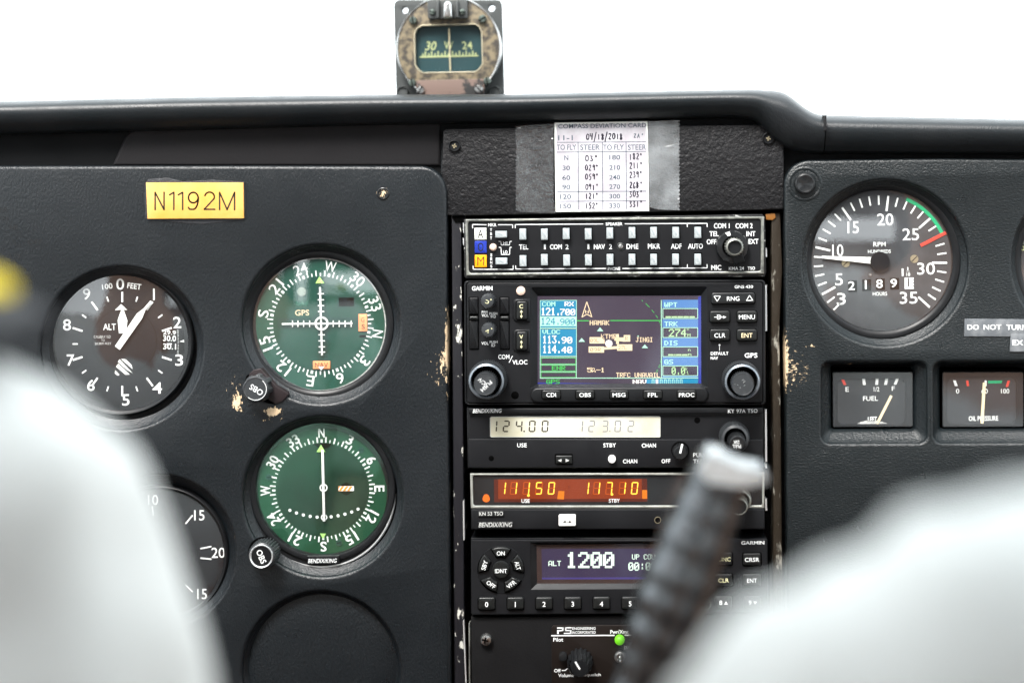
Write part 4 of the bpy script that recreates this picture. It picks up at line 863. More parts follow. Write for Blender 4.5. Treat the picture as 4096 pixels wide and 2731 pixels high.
scr('page_mark', [A4.pts([(522,1188),(550,1188),(550,1242),(522,1242)]), A4.pts([(255,1188),(258,1188),(258,1242),(255,1242)])]+pix('NAV',A4,262,1190,410,1240,.6), M_swhite, 3)
scr('mint_text', pix('WPT',A4,620,312,765,365,.3)+pix('TRK',A4,620,530,768,583,.3)+pix('DIS',A4,620,748,768,800,.3)+pix('GS',A4,620,963,718,1015,.3), M_smint, 3)
scr('yellow_text', [A4.pts([(x,470),(x+60,470),(x+60,486),(x,486)]) for x in (634,702,770,838,906)]+[A4.pts([(x,902),(x+w_,902),(x+w_,918),(x,918)]) for x, w_ in ((664,60),(733,14),(755,60),(823,60))]+pix('274',A4,670,615,868,702,.25)+pix('o',A4,875,612,905,640)+pix('M',A4,882,668,918,702)+pix('n',A4,890,835,918,868)+pix('m',A4,890,885,928,920)+pix('0.0',A4,703,1048,855,1135,.2)+pix('k',A4,862,1048,885,1085)+pix('t',A4,875,1092,898,1132), mat('screen_lime',(.2,.3,.15),.4,emit=((.55,.90,.42),.45)), 3)
prism('screen_glass', [A3(884,242),A4(1038,236),A4(1040,1242),A3(886,1246)], hs_+.3, hs_+.34, G_scr, t)
# ledge with five buttons
prism('button_ledge', [A3(800,1370)]+[A3(800+85-85*math.cos(a),1370-85*math.sin(a)) for a in (.4,.8,1.2)]+[A3(880,1285),A4(1040,1278)]+[A4(1040+88*math.sin(a),1366-88*math.cos(a)) for a in (.4,.8,1.2)]+[A4(1128,1366)]+[A4(1040+88*math.sin(a),1366-88*math.cos(a)) for a in (2,2.5,2.9)]+[A4(1020,1450),A3(880,1456)]+[A3(880-80*math.sin(a),1372+84*math.cos(a)) for a in (.4,.8,1.2)], -2, 1.6, M_black, t, bev=8)
for m, x, s_, tw in ((A3,1040,'CDI',110),(A3,1426,'OBS',132),(A4,103,'MSG',146),(A4,488,'FPL',112),(A4,874,'PROC',176)): key(t,m,x,1362,212,96,s_,1.65,2.9,r=22,tw=tw,th=46)
b = key(t,A4,1405,265,496,130,'RNG',.25,2.4,r=26,mt=M_gloss,tw=142,th=50,bold=.3)
for P in ([(1185,240),(1260,240),(1222,300)],[(1555,292),(1630,288),(1592,232)]): flat('range_symbol', L_(A4,P+[P[0]],7), M_white, b, 2.75)
b = key(t,A4,1253,475,226,132,'D',.25,2.4,r=26,tw=48,th=52,bold=.7,tx=-8); flat('direct_arrow', [bar(A4(1187,480),A4(1295,480),6/k), A4.pts([(1290,464),(1328,480),(1290,496)])], M_white, b, 2.72)
key(t,A4,1562,475,226,132,'MENU',.25,2.4,r=26,tw=182,th=50,bold=.2); key(t,A4,1253,684,226,132,'CLR',.25,2.4,r=26,tw=126,th=50,bold=.2); key(t,A4,1562,684,226,132,'ENT',.25,2.4,r=26,tw=126,th=50,bold=.2,tm=M_cream)
for y, s_ in ((405,'C'),(752,'V')):
    prism('button_surround', A3.pts([(600,y-80),(612,y-118),(640,y-134),(800,y-134),(800,y+130),(640,y+130),(612,y+112),(600,y+80)]), -1, 1.2, M_black, t, bev=7)
    b = key(t,A3,703,y,122,210,None,1.25,2.8,r=24)
    mtext(A3,s_,698,y-48,42,46,M_yel,b,3.12,bold=.3); flat('arrow_symbol', [bar(A3(700,y+12),A3(700,y+68),5/k),A3.pts([(700,y-8),(716,y+20),(684,y+20)]),A3.pts([(700,y+86),(716,y+58),(684,y+58)])], M_yel, b, 3.12)
lathe('light_sensor', A3(692,182), [(52/k,hf),(50/k,hf+.7),(40/k,hf+1),(0,hf+1.3)], M_sens, t, n=32)
for x0, x1 in ((108,205),(458,556)):
    prism('card_slot', box(A3,x0-7,250,x1+10,852,6), hf-.05, hf+.02, M_void, t)
    prism('card_door', box(A3,x0,260,x1,444,6), hf, hf+.9, M_black, t, bev=3); prism('card_door', box(A3,x0,520,x1,842,6), hf, hf+.9, M_black, t, bev=3)
    prism('card_latch', box(A3,x0,470,x1,512,12), hf, hf+2, M_key, t, bev=5)
for s_, x, y, w_, h_, m_ in (('GARMIN',253,151,234,50,M_white),('PWR',284,421,72,26,M_white),('VOL',288,460,82,34,M_white),('PUSH',380,440,90,30,M_white),('SQ',378,474,60,34,M_white),('VOL',285,778,82,34,M_white),('PUSH',383,764,90,28,M_white),('ID',379,800,42,34,M_white),('COM',500,932,128,50,M_white),('VLOC',683,993,172,50,M_white)): mtext(A3,s_,x,y,w_,h_,m_,fp,hf,bold=.9 if s_ != 'GARMIN' else 2.0)
flat('slash', [bar(A3(598,922),A3(560,998),7/k)], M_white, fp, hf)
for s_, x, y, w_, h_ in (('GNS 430',1526,134,210,36),('DEFAULT',1250,893,202,36),('NAV',1190,946,84,34),('GPS',1608,915,146,54)): mtext(A4,s_,x,y,w_,h_,M_white,fp,hf,bold=1.4 if s_ != 'DEFAULT' else .8)
flat('leader_line', [bar(A4(1249,800),A4(1249,862),5/k), ring(A4(1249,797),11/k,12)], M_white, fp, hf)
def knob(name, parent, m, cb, ro, hb, cap, rc, ht, nrib, mt=None, label=None, **kw):
    return lathe(name, m(*cap), [((ro)/m.k,hb),((ro*.97)/m.k,ht-2.2),((rc+4)/m.k,ht-.6),((rc)/m.k,ht),((rc*.9)/m.k,ht+.1),(0,ht+.15)], mt or M_knob, parent, n=nrib*4, ribs=(nrib,6/m.k,(0,1)), href=ht)
for (x, y), s_, rot in (((311,302),'C',80),((318,632),'>',-20)):
    kb = knob('volume_knob', t, A3, None, 86, .2, (x,y), 70, 11, 18); mtext(A3,s_ if s_ == 'C' else 'V',x-2,y+4,42,40,M_yel,kb,11.2,bold=.2,rot=200 if s_ == 'C' else 215)
    flat('index_dot', [ring(A3(x+42,y-22),7/k,10)], M_yel, kb, 11.2)
for m, c0, c1, lab in ((A3,(308,1203),(284,1242),'PUSH'),(A4,(1505,1210),(1516,1246),None)):
    kb = lathe('tuning_knob', m(*c0), [(222/k,.2),(222/k,6),(214/k,9.2),(205/k,10.2)], M_knob, t, n=240, ribs=(60,4,(0,1,2)), href=10.2)
    lathe('knob_ring', m(*c0), [(205/k,9.8),(198/k,11.2),(180/k,11.6),(172/k,10.6),(170/k,7)], mat('knob_ring_blue_grey_'+lab if 0 else 'knob_ring_grey',(.20,.23,.26),.3,metal=.6) if 'knob_ring_grey' not in MATS else MATS['knob_ring_grey'], kb, n=80)
    ci = lathe('inner_knob', m(*c1), [(131/k,3),(131/k,18),(128/k,20.2),(123/k,20.8),(118/k,20.6),(0,20.7)], M_knob, kb, n=128, ribs=(32,5,(0,1)), href=20.7)
    lathe('knob_well', m(*c0), [(172/k,8),(0,8)], M_void, kb, n=48, href=10)
    if lab:
        text('C/V', A3(250,1212), 92/k, 44/k, M_white, ci, 20.8, bold=.2, rot=222); text('PUSH', A3(300,1265), 150/k, 44/k, M_white, ci, 20.8, bold=.2, rot=222-90+5)
    else: flat('scratches', [bar(m(1480+a,1230+b),m(1480+a+c_,1230+b+d_),2/k) for a, b, c_, d_ in ((20,-30,30,-8),(40,-5,22,-18),(-30,20,14,3),(0,50,9,9),(50,30,12,-3),(-55,10,6,8))], M_white, ci, 20.8)
lathe('screw_hole', A3(628,1370), [(44/k,hf),(42/k,hf+.05),(0,hf+.05)], M_void, t, n=28)
# ---- com radio
k = 2.9578; k6 = 2.9591
t = thing('com_radio', 'com radio with a cream lcd reading 124.00 and 123.02', 'radio', V(1415,1005))
prism('chassis', [A5(80,88),A6(1815,85),A6(1822,800),A5(90,803)], -60, -3.2, M_black, t, bev=3)
prism('top_strip', [A5(100,97),A6(1808,92),A6(1808,158),A5(100,160)], -4, .2, M_black, t, bev=5)
up = prism('upper_face', [A5(118,182),A6(1780,182),A6(1782,460),A5(120,452)], -4, -2.2, M_face, t)
fp = prism('lower_face', [A5(98,458),A6(1805,466),A6(1812,796),A5(100,798)], -4, -.2, M_face, t, bev=4); hf = -.15
M_bez = mat('window_bezel',(.45,.46,.44),.25)
wn = [A5(353,210),A5(370,194),A6(585,192),A6(598,205),A6(598,432),A6(588,442),A5(370,440),A5(356,425)]
prism('window_frame', [wn, offs(wn,2.5) if area2(wn) > 0 else wn], -3, -1.6, M_bez, t, bev=.8)
lc = prism('lcd_window', offs(wn,2), -3, -1.9, M_lcd, t); hl = -1.85
dg = []
for i, ch in enumerate('124'): dg += seg7('1' if ch == '1' else ch, A5, (365,503,655)[i], 238, (72,80,80)[i], 140, 17, .06)
for i, x in enumerate((810,962)): dg += seg7('0',A5,x,238,80,140,17,.06)
dg += [ring(A5(759,368),11/k,12)]
flat('digits', dg, M_lcdd, lc, hl); dg = []
for ch, x, m in (('1',1375,A5),('2',1515,A5),('3',1673,A5),('0',1824,A5),('0',50,A6),('2',205,A6)):
    if x == 1824: continue
    dg += seg7(ch, m, x, 238, 76, 140, 14, .06)
dg += seg7('0' if 0 else '0', A6, 50-153+0, 238, 1, 1, .1) if 0 else []
dg += [ring(A5(1773,368),9/k,12)]
flat('digits', dg, M_lcdf, lc, hl)
prism('window_glass', offs(wn,2.2), -1.7, -1.5, G_scr, t)
mtext(A5,'BENDIX/KING',322,126,344,48,M_white,t,.26,bold=.7,shear=.25); mtext(A6,'KY 97A TSO',1571,128,350,46,M_white,t,.26,bold=.4,sp=1.1)
for m, s_, x, y, w_ in ((A5,'USE',733,532,114),(A5,'STBY',1770,532,150),(A6,'CHAN',460,535,168),(A6,'CHAN',238,722,168),(A6,'OFF',662,720,104),(A6,'PULL',1060,648,148),(A6,'TEST',1060,722,148)): mtext(m,s_,x,y,w_,48,M_white,fp,hf,bold=.9,sp=1.08)
lathe('screw_hole', A5(370,688), [(32/k,hf),(30/k,hf+.05),(0,hf+.05)], M_void, t, n=24); lathe('screw_hole', A6(1032,238), [(36/k,-2.15),(33/k,-2.1),(0,-2.1)], M_void, t, n=24)
b = key(t,A5,1230,702,192,92,None,hf,1.2,r=6,mt=M_key); flat('arrow_symbol', [A5.pts([(1157,712),(1200,692),(1200,732)]),A5.pts([(1295,712),(1250,692),(1250,732)])], M_dim, b, 1.5); prism('button_well', box(A5,1122,634,1334,758,14), hf, hf+.08, M_void, t)
lathe('push_button', A5(1797,702), [(46/k,hf),(46/k,2.4),(40/k,3.0),(0,3.2)], M_btnw, t, n=32)
kb = lathe('volume_knob', A6(834,625), [(96/k6,0),(92/k6,6),(78/k6,8.6),(70/k6,9),(0,9.1)], M_gloss, t, n=120, ribs=(30,4,(0,1))); prism('pointer_line', bar(A6(855,520),A6(830,628),22/k6), 8.7, 9.4, M_white, kb, href=9)
lathe('knob_seat', A6(832,596), [(108/k6,hf),(106/k6,hf+.3),(0,hf+.3)], M_void, t, n=40)
kb = lathe('tuning_knob', A6(1478,450), [(182/k6,-2),(178/k6,7),(160/k6,10),(130/k6,10.6)], M_knob, t, n=240, ribs=(60,4,(0,1)), href=8)
ci = lathe('inner_knob', A6(1508,512), [(112/k6,8),(104/k6,18),(92/k6,20),(80/k6,20.6),(76/k6,20.2),(0,20.2)], M_gloss, kb, n=160, ribs=(40,3,(0,1)))
text('PULL', A6(1500,545), 98/k6, 40/k6, M_white, ci, 20.3, bold=.4, rot=180); text('25K', A6(1497,496), 70/k6, 38/k6, M_white, ci, 20.3, bold=.4, rot=180)
# ---- nav radio
t = thing('nav_radio', 'nav radio with a glowing orange display reading 111.50 and 117.10', 'radio', V(1418,1150))
prism('chassis', [A5(118,866),A6(1828,860),A6(1835,1528),A5(132,1530)], -60, -3.2, M_black, t, bev=3)
o_ = [A5(120,868),A6(1826,862),A6(1828,1276),A5(128,1277)]; i_ = [A5(150,905),A5(165,888),A6(1785,885),A6(1802,905),A6(1802,1228),A6(1788,1246),A5(175,1248),A5(155,1230)]
prism('window_frame', [o_, i_], -4, -1.2, mat('brushed_frame',(.50,.52,.48),.35,metal=.7,var=(200,(.34,.35,.32),.4,.7)), t, bev=2)
wn = prism('window_back', i_, -4, -2.6, M_gloss, t); hw = -2.55
flat('orange_glow', [[A5(452,935),A6(375,930),A6(375,1165),A5(452,1168)]], M_oran2, wn, hw+.02)
flat('orange_field', [[A5(402,935),A6(438,928),A6(442,1200),A5(404,1205)]], M_oran, wn, hw)
flat('orange_patch', [A5.pts([(1165,1072),(1235,1075),(1230,1172),(1150,1168)]), A6.pts([(380,1062),(438,1062),(440,1165),(380,1165)])], mat('orange_patch',(.3,.08,0),.4,emit=((.75,.17,.01),.45)), wn, hw+.06)
gh, dg = [], []
for ch, x, m in (('1',455,A5),('1',588,A5),('1',738,A5),('5',888,A5),('0',1035,A5),('1',1440,A5),('1',1570,A5),('7',1718,A5),('1',100,A6),('0',245,A6)):
    a = (x, 966, 78, 148)
    if x not in (455,1440): gh += seg7('8', m, *a, 9, .10)
    dg += seg7(ch, m, *a, 13, .10)
dg += [ring(A5(810,1125),16/k,14), ring(A5(1798,1112),15/k,14)]
flat('ghost_segments', gh, M_digo, wn, hw+.08); flat('digits', dg, M_dig, wn, hw+.12)
flat('orange_lamp', [[(A5(310,1158)[0]+q[0],A5(310,1158)[1]+q[1]) for q in [(42/k*math.cos(a)*(1+.1*math.sin(3*a)),48/k*math.sin(a)) for a in [i*.35 for i in range(18)]]]], emis('orange_lamp',(.75,.13,.01),.9), wn, hw)
mtext(A5,'USE',776,1190,98,46,M_white,wn,hw+.1,bold=1); mtext(A5,'STBY',1826,1188,130,46,M_white,wn,hw+.1,bold=1); mtext(A6,'NAV',1706,945,102,44,M_yel,wn,hw+.1,bold=.4)
mtext(A5,'T',1290,1035,28,38,M_oran,wn,hw+.1)
prism('window_glass', offs(i_,1) if area2(i_) > 0 else i_, -2.0, -1.8, G_scr, t)
fp = prism('lower_face', [A5(134,1290),A6(1826,1288),A6(1832,1522),A5(138,1524)], -4, -.6, M_face, t, bev=4); hf = -.55
for s_, x, y, w_, h_, sh, bo in (('KN 53 TSO',368,1341,284,46,0,.9),('BENDIX/KING',420,1472,400,56,.25,.8)):
    n_ = prism('name_strip', rrect(*A5(x,y+6),(w_+22)/k,(h_+24)/k,3), hf-.02, hf+.5, M_black, t, bev=2); mtext(A5,s_,x,y,w_,h_,M_dim,n_,hf+.56,bold=bo,shear=sh)
b = key(t,A5,1268,1425,202,134,None,hf,2.2,r=16,mt=M_btnw,dome=.1); flat('arrow_symbol', [bar(A5(1240,1437),A5(1300,1437),7/k),A5.pts([(1212,1437),(1250,1420),(1250,1454)]),A5.pts([(1327,1437),(1290,1420),(1290,1454)])], M_deep, b, 2.4)
lathe('screw_hole', A6(565,1418), [(40/k6,hf),(37/k6,hf+.35),(33/k6,hf+.3)], M_brass, t, n=28); lathe('screw_hole', A6(565,1418), [(36/k6,hf+.1),(0,hf+.1)], M_void, t, n=24)
kb = lathe('tuning_knob', A6(1545,1195), [(140/k6,-1),(136/k6,6),(126/k6,8.4),(112/k6,8.8),(104/k6,7)], M_metal, t, n=160, ribs=(40,3,(0,1)), href=8.4)
ci = lathe('inner_knob', A6(1530,1262), [(118/k6,6),(108/k6,16),(100/k6,18.2),(90/k6,18.6),(84/k6,17.8)], M_metal, kb, n=120, ribs=(24,3,(0,1))); lathe('knob_cap', A6(1530,1262), [(86/k6,17.4),(0,17.4)], M_black, ci, n=40)
# ---- transponder
k = 2.5658; k8 = 1.5208
t = thing('transponder', 'transponder with violet display reading ALT 1200 and a row of number keys', 'transponder', V(1420,1325))
bd = [A7(112,78),A8(890,684),A8(897,700),A8(905,1140),A7(130,872),A7(118,860),A7(112,840)]
prism('chassis', bd, -60, -4.2, M_black, t, bev=3)
dsp_o = [A7(722,125),(2890,A8(0,706)[1]),(2895,A8(0,990)[1]),A7(728,608)]
face = [A7(118,102),A8(888,692),A8(893,700),A8(900,1136),A7(132,866),A7(122,858),A7(118,845)]
fp = prism('faceplate', [face, dsp_o], -4, -.4, M_face, t, bev=2.5); hf = -.35
loop_bridge('display_surround', q4(*dsp_o), q4(A7(785,152),(2875,A8(0,716)[1]),(2875,A8(0,965)[1]),A7(792,553)), -.5, -3, M_black, t)
sc = prism('display', [A7(783,150),(2878,A8(0,715)[1]),(2878,A8(0,966)[1]),A7(790,555)], -4, -2.9, M_xframe, t); hs_ = -2.88
xr = 2850
flat('display_field', [[A7(835,187),(xr,2193),(xr,2312),A7(842,500)]], M_xviolet, sc, hs_); flat('display_edge', [[A7(842,484),(xr,2306),(xr,2315),A7(842,503)]], M_xglow, sc, hs_+.02)
flat('display_text', pix('ALT',A7,907,312,1035,365,.25), M_xwhite, sc, hs_+.04)
flat('display_digits', pix('1200',A7,1086,222,1572,386,.5), M_xwhite, sc, hs_+.04)
flat('display_text', pix('UP COUNT',A7,1765,245,2080,298,.15)+pix('00:02:0',A7,1728,328,2130,412,.35), M_xwhite, sc, hs_+.04)
prism('display_glass', [A7(783,150),(2878,A8(0,715)[1]),(2878,A8(0,966)[1]),A7(790,555)], hs_+.3, hs_+.34, G_scr, t)
cx, cy = 420, 405
lathe('mode_ring', A7(cx,cy), [(246/k,hf-.1),(243/k,hf+.1),(236/k,hf+.15),(0,hf+.15)], M_black, t, n=72)
def sector(a, da, r0, r1, gr=0):
    P = []; n = 8
    for i in range(n+1): q = math.radians(a-da+2*da*i/n); P.append(A7(cx+r1*math.sin(q), cy-r1*math.cos(q)))
    for i in range(n+1): q = math.radians(a+da*.78-2*da*.78*i/n); P.append(A7(cx+r0*math.sin(q), cy-r0*math.cos(q)))
    return P
for s_, a, rt, w_, x, y in (('ON',0,0,82,418,236),('ALT',72,75,88,592,362),('VFR',144,-36,104,527,555),('OFF',216,36,100,318,556),('SBY',288,-72,100,252,358)):
    b = prism('mode_button', sector(a,25,132,232), hf, 1.5, M_key, t, bev=6); prism('button_well', sector(a,27,122,242), hf+.1, hf+.24, M_void, t, href=hf)
    mtext(A7,s_,x,y,w_,44,M_white,b,1.56,bold=.7,rot=rt)
lathe('button_well', A7(cx,cy), [(96/k,hf+.1),(0,hf+.24)], M_void, t, n=40); b = lathe('mode_button', A7(cx,cy), [(87/k,hf),(87/k,1.2),(80/k,1.7),(0,1.9)], M_key, t, n=40); mtext(A7,'IDNT',420,417,122,42,M_white,b,1.95,bold=.7)
for i in range(8):
    x = 273+i*294.6; y = 752-i*1.4; key(t,A7,x,y,170,124,str(i),hf,1.4,r=18,tw=None,th=52,bold=1,ty=8,name='number_key')
lathe('screw_hole', A8(520,1088), [(34/k8,hf),(31/k8,hf+.1),(30/k8,hf)], M_metal, t, n=28); lathe('screw_hole', A8(520,1088), [(31/k8,hf+.06),(0,hf+.06)], M_void, t, n=28)
for s_, x, y, w_ in (('FUNC',628,813,90),('CRSR',803,815,88),('CLR',630,941,64),('ENT',803,942,60)): key(t,A8,x,y,106,72,s_,hf,1.4,r=10,tm=M_yel if s_ in ('FUNC','CLR') else M_white,tw=w_,th=25,bold=.6,ty=2)
for s_, x, tx_ in (('8',628,-15),('9',806,-15)):
    b = key(t,A8,x,1078,104,70,s_,hf,1.4,r=10,tw=18,th=28,bold=.8,tx=tx_,ty=0,name='number_key')
    flat('arrow_symbol', [A8.pts([(x+17,1068),(x+29,1090),(x+5,1090)] if s_ == '8' else [(x+17,1090),(x+29,1070),(x+5,1070)])], M_white, b, 1.72)
mtext(A8,'GARMIN',808,714,140,22,M_white,fp,hf,bold=1.2); prism('light_sensor', box(A8,577,718,608,748,3), hf-.1, hf+.2, M_dial2, t)
# ---- bottom plate and intercom
t = thing('blank_plate', 'flat black plate with a rounded phillips screw below the transponder', 'plate', V(1400,1500))
prism('plate', [A7(112,895),(3072,A8(0,1152)[1]),(3078,2950),A7(125,2100)], -10, -3, mat('fine_black_plate',(.005,.005,.0055),.6,spec=.15,bump=(900,.5,.15)), t, bev=2)
prism('edge_strip', [A7(88,955),A7(102,950),A7(108,2100),A7(92,2100)], -8, -2.5, M_metal, t, bev=1)
s_ = lathe('screw', A7(266,1132), [(66/k,-3),(64/k,-1.2),(50/k,-.2),(20/k,.2),(0,.2)], M_steel, t, n=36); c = A7(258,1130)
prism('screw_slot', bar((c[0]-13,c[1]-3),(c[0]+13,c[1]+3),7), -.2, .3, M_void, s_); prism('screw_slot', bar((c[0]-3,c[1]+12),(c[0]+3,c[1]-12),7), -.2, .32, M_void, s_)
t = thing('intercom', 'brown-black intercom with volume knob, green lamp and toggle switch, lowest in the stack', 'intercom', A7(1350,1300))
fp = prism('faceplate', [A7(940,1000),A7(955,978),A7(2500,968),A7(2520,2000),A7(942,2000)], -3, -1.6, M_brownp, t, bev=2); hf = -1.55
flat('logo_shape', [A7.pts(P) for P in ([(997,994),(1062,994),(1062,1008),(997,1008)],[(997,1022),(1013,1022),(1013,1062),(997,1062)],[(1048,1000),(1064,1000),(1060,1030),(1012,1036),(1012,1024),(1048,1020)],[(1080,992),(1145,992),(1145,1004),(1080,1004)],[(1078,992),(1092,992),(1092,1026),(1078,1026)],[(1078,1020),(1145,1020),(1145,1032),(1078,1032)],[(1130,1022),(1145,1022),(1143,1062),(1128,1062)],[(1066,1050),(1140,1050),(1140,1062),(1066,1062)])], M_white, fp, hf)
mtext(A7,'ENGINEERING',1272,1005,238,28,M_white,fp,hf,bold=1); mtext(A7,'INCORPORATED',1272,1046,240,28,M_white,fp,hf,bold=.8)
mtext(A7,'Pwr/Xmt',1636,1040,188,40,M_white,fp,hf,bold=1); mtext(A7,'Pilot',1008,1120,102,40,M_white,fp,hf,bold=1); mtext(A7,'ISO',1726,1202,78,36,M_white,fp,hf,bold=1); mtext(A7,'ALL',1762,1278,80,36,M_white,fp,hf,bold=1)
mtext(A7,'Off',1000,1438,68,36,M_white,fp,hf,bold=1); mtext(A7,'Volume',1088,1486,160,36,M_white,fp,hf,bold=1); mtext(A7,'Squelch',1358,1484,175,38,M_white,fp,hf,bold=1)
flat('rule', [A7.pts([(937,1073),(1586,1070),(1586,1082),(937,1085)]), [A7(1690,1068),A8(415,1268),A8(415,1275),A7(1690,1080)]]+L_(A7,[(1045,1436),(1080,1436),(1104,1414)],10), M_white, fp, hf)
kb = lathe('volume_knob', A7(1228,1375), [(135/k,hf),(128/k,6),(108/k,9)], M_black, t, n=96, ribs=(16,6,(0,1)), href=6)
ci = lathe('inner_knob', A7(1230,1418), [(112/k,8),(94/k,15),(86/k,16.4),(0,16.6)], M_black, kb, n=96, ribs=(12,5,(0,1))); prism('pointer_line', bar(A7(1185,1350),A7(1230,1425),16/k), 16.3, 16.9, M_white, ci)
lathe('knob_stop', A7(1055,1305), [(45/k,hf),(40/k,2),(0,2.4)], M_gloss, t, n=28)
lathe('power_lamp', A7(1638,1138), [(52/k,hf),(50/k,.6),(40/k,1.8),(0,2.6)], M_led, t, n=32, smooth=60)
sw = lathe('toggle_nut', A7(1643,1298), [(60/k,hf),(58/k,.2),(40/k,.6),(34/k,-.4),(0,-.4)], M_steel, t, n=32); 
vs = []
lathe('toggle_lever', A7(1642,1345), [(14/k,0),(18/k,7),(20/k,9),(12/k,10.6),(0,10.8)], M_steel, sw, n=20, smooth=60)
flush_text()

# ================================================================ people and the yoke in front of the panel
def skinmesh(name, joints, edges, m, parent=None, sub=2, disp=None, seed=0):
    names = list(joints); vs = [joints[n][0] for n in names]
    me = bpy.data.meshes.new(name); me.from_pydata(vs, [(names.index(a), names.index(b)) for a, b in edges], [])
    o = bpy.data.objects.new(name, me); COL.objects.link(o)
    md = o.modifiers.new('skin', 'SKIN'); md.use_smooth_shade = True
    for i, n in enumerate(names):
        r = joints[n][1]; me.skin_vertices[0].data[i].radius = (r, r) if not isinstance(r, tuple) else r
    me.skin_vertices[0].data[0].use_root = True
    s = o.modifiers.new('sub', 'SUBSURF'); s.levels = sub; s.render_levels = sub
    bpy.context.view_layer.update(); dg_ = bpy.context.evaluated_depsgraph_get()
    nm = bpy.data.meshes.new_from_object(o.evaluated_get(dg_)); bpy.data.objects.remove(o); bpy.data.meshes.remove(me)
    V3 = [v.co.copy() for v in nm.vertices]
    if disp:
        amp, sc_, st = disp
        for i, v in enumerate(nm.vertices):
            q = Vector((v.co.x*st[0], v.co.y*st[1], v.co.z*st[2]))*sc_+Vector((seed, 0, 0))
            n_ = noise.noise(q)+.5*noise.noise(q*2.3); V3[i] = v.co+v.normal*amp*n_
    F = [tuple(p.vertices) for p in nm.polygons]; bpy.data.meshes.remove(nm)
    return mesh(name, V3, F, m, parent, smooth=180)
def person(label, side, chain, ncx, seed):
    """seated figure; sh/el = the shoulder and elbow nearer the aisle, ncx = x of the neck"""
    ch_ = [(W((x, y), h), r*S*kk(h)*1.02) for x, y, r, h in chain]; sh, r_sh = ch_[0]; el, r_ua = ch_[-1]; d = 1 if sh.x > ncx else -1
    o_sh = Vector((2*ncx-sh.x, sh.y, sh.z)); bx = Vector((ncx, sh.y-.03, 0))
    J = {'pelvis': ((ncx, sh.y-.06, -.62), .12), 'belly': ((ncx, sh.y-.04, -.40), .115), 'chest': ((ncx, sh.y-.03, -.20), .12), 'neck': ((ncx, sh.y, sh.z+.05), .05), 'nape': ((ncx, sh.y+.01, sh.z+.12), .05),
         'skull': ((ncx, sh.y+.02, sh.z+.20), .078), 'crown': ((ncx, sh.y+.02, sh.z+.25), .075),
         'sh': (sh, r_sh*.85), 'el': (el, .036), 'wr': ((el.x*.7+ncx*.3, el.y+.12, -.48), .025), 'hand': ((el.x*.65+ncx*.35, el.y+.19, -.50), .022),
         'osh': (o_sh, r_sh*.85), 'oel': ((o_sh.x-d*.02, o_sh.y+.02, sh.z-.28), .036), 'owr': ((o_sh.x+d*.05, o_sh.y+.22, -.46), .025), 'ohand': ((o_sh.x+d*.07, o_sh.y+.29, -.48), .022),
         'hip': ((ncx+d*.09, sh.y-.04, -.64), .08), 'knee': ((ncx+d*.11, sh.y+.34, -.60), .055), 'foot': ((ncx+d*.11, sh.y+.40, -.93), .04),
         'ohip': ((ncx-d*.09, sh.y-.04, -.64), .08), 'oknee': ((ncx-d*.11, sh.y+.34, -.60), .055), 'ofoot': ((ncx-d*.11, sh.y+.40, -.93), .04)}
    E_ = [('pelvis','belly'),('belly','chest'),('chest','neck'),('neck','nape'),('nape','skull'),('skull','crown'),('chest','sh'),('sh','el'),('el','wr'),('wr','hand'),('chest','osh'),('osh','oel'),('oel','owr'),('owr','ohand'),
          ('pelvis','hip'),('hip','knee'),('knee','foot'),('pelvis','ohip'),('ohip','oknee'),('oknee','ofoot')]
    p = skinmesh('person', J, E_, M_skin)
    tag(p, label, 'person')
    for s_ in (1, -1):       # hands: four fingers and a thumb curled on the lap side
        hb = Vector(J['hand' if s_ == 1 else 'ohand'][0])
        for q in range(5):
            fx = (-.018+.012*q) if q < 4 else .03*d*s_; f = Vector((fx, .02 if q < 4 else -.005, 0)); L = (.026,.03,.028,.022,.02)[q]
            skinmesh('finger', {'a': (hb+f, .009), 'b': (hb+f+Vector((0,L,-.004)), .008), 'c': (hb+f+Vector((0,L*1.5,-.022)), .007)}, [('a','b'),('b','c')], M_skin, p, sub=1)
    SJ = {'waist': (J['pelvis'][0], .135), 'belly': (J['belly'][0], .13), 'chest': (J['chest'][0], .125), 'yoke': ((ncx, sh.y-.005, sh.z+.015), .068), 'osh': (o_sh, .048), 'oel': (J['oel'][0], .05)}
    for i_, (p_, r_) in enumerate(ch_): SJ['c%d' % i_] = (p_, r_)
    skinmesh('shirt', SJ, [('waist','belly'),('belly','chest'),('chest','yoke'),('chest','c0'),('chest','osh'),('osh','oel')]+[('c%d' % i_, 'c%d' % (i_+1)) for i_ in range(len(ch_)-1)], M_shirt, p, sub=3, disp=(.009, 22, (1.2,1,.6)), seed=seed)
    skinmesh('trousers', {'pelvis': (J['pelvis'][0], .14), 'hip': (J['hip'][0], .095), 'knee': (J['knee'][0], .068), 'foot': (J['foot'][0], .055), 'ohip': (J['ohip'][0], .095), 'oknee': (J['oknee'][0], .068), 'ofoot': (J['ofoot'][0], .055)},
             [('pelvis','hip'),('hip','knee'),('knee','foot'),('pelvis','ohip'),('ohip','oknee'),('oknee','ofoot')], M_trous, p)
    hc_ = Vector(J['skull'][0]); skinmesh('hair', {'a': (hc_+Vector((0,-.012,.0)), .08), 'b': (hc_+Vector((0,-.008,.05)), .083)}, [('a','b')], M_hair, p)
    for s_ in (-1, 1): skinmesh('ear', {'a': (hc_+Vector((s_*.08,.005,-.01)), .012), 'b': (hc_+Vector((s_*.084,0,.015)), .012)}, [('a','b')], M_skin, p, sub=1)
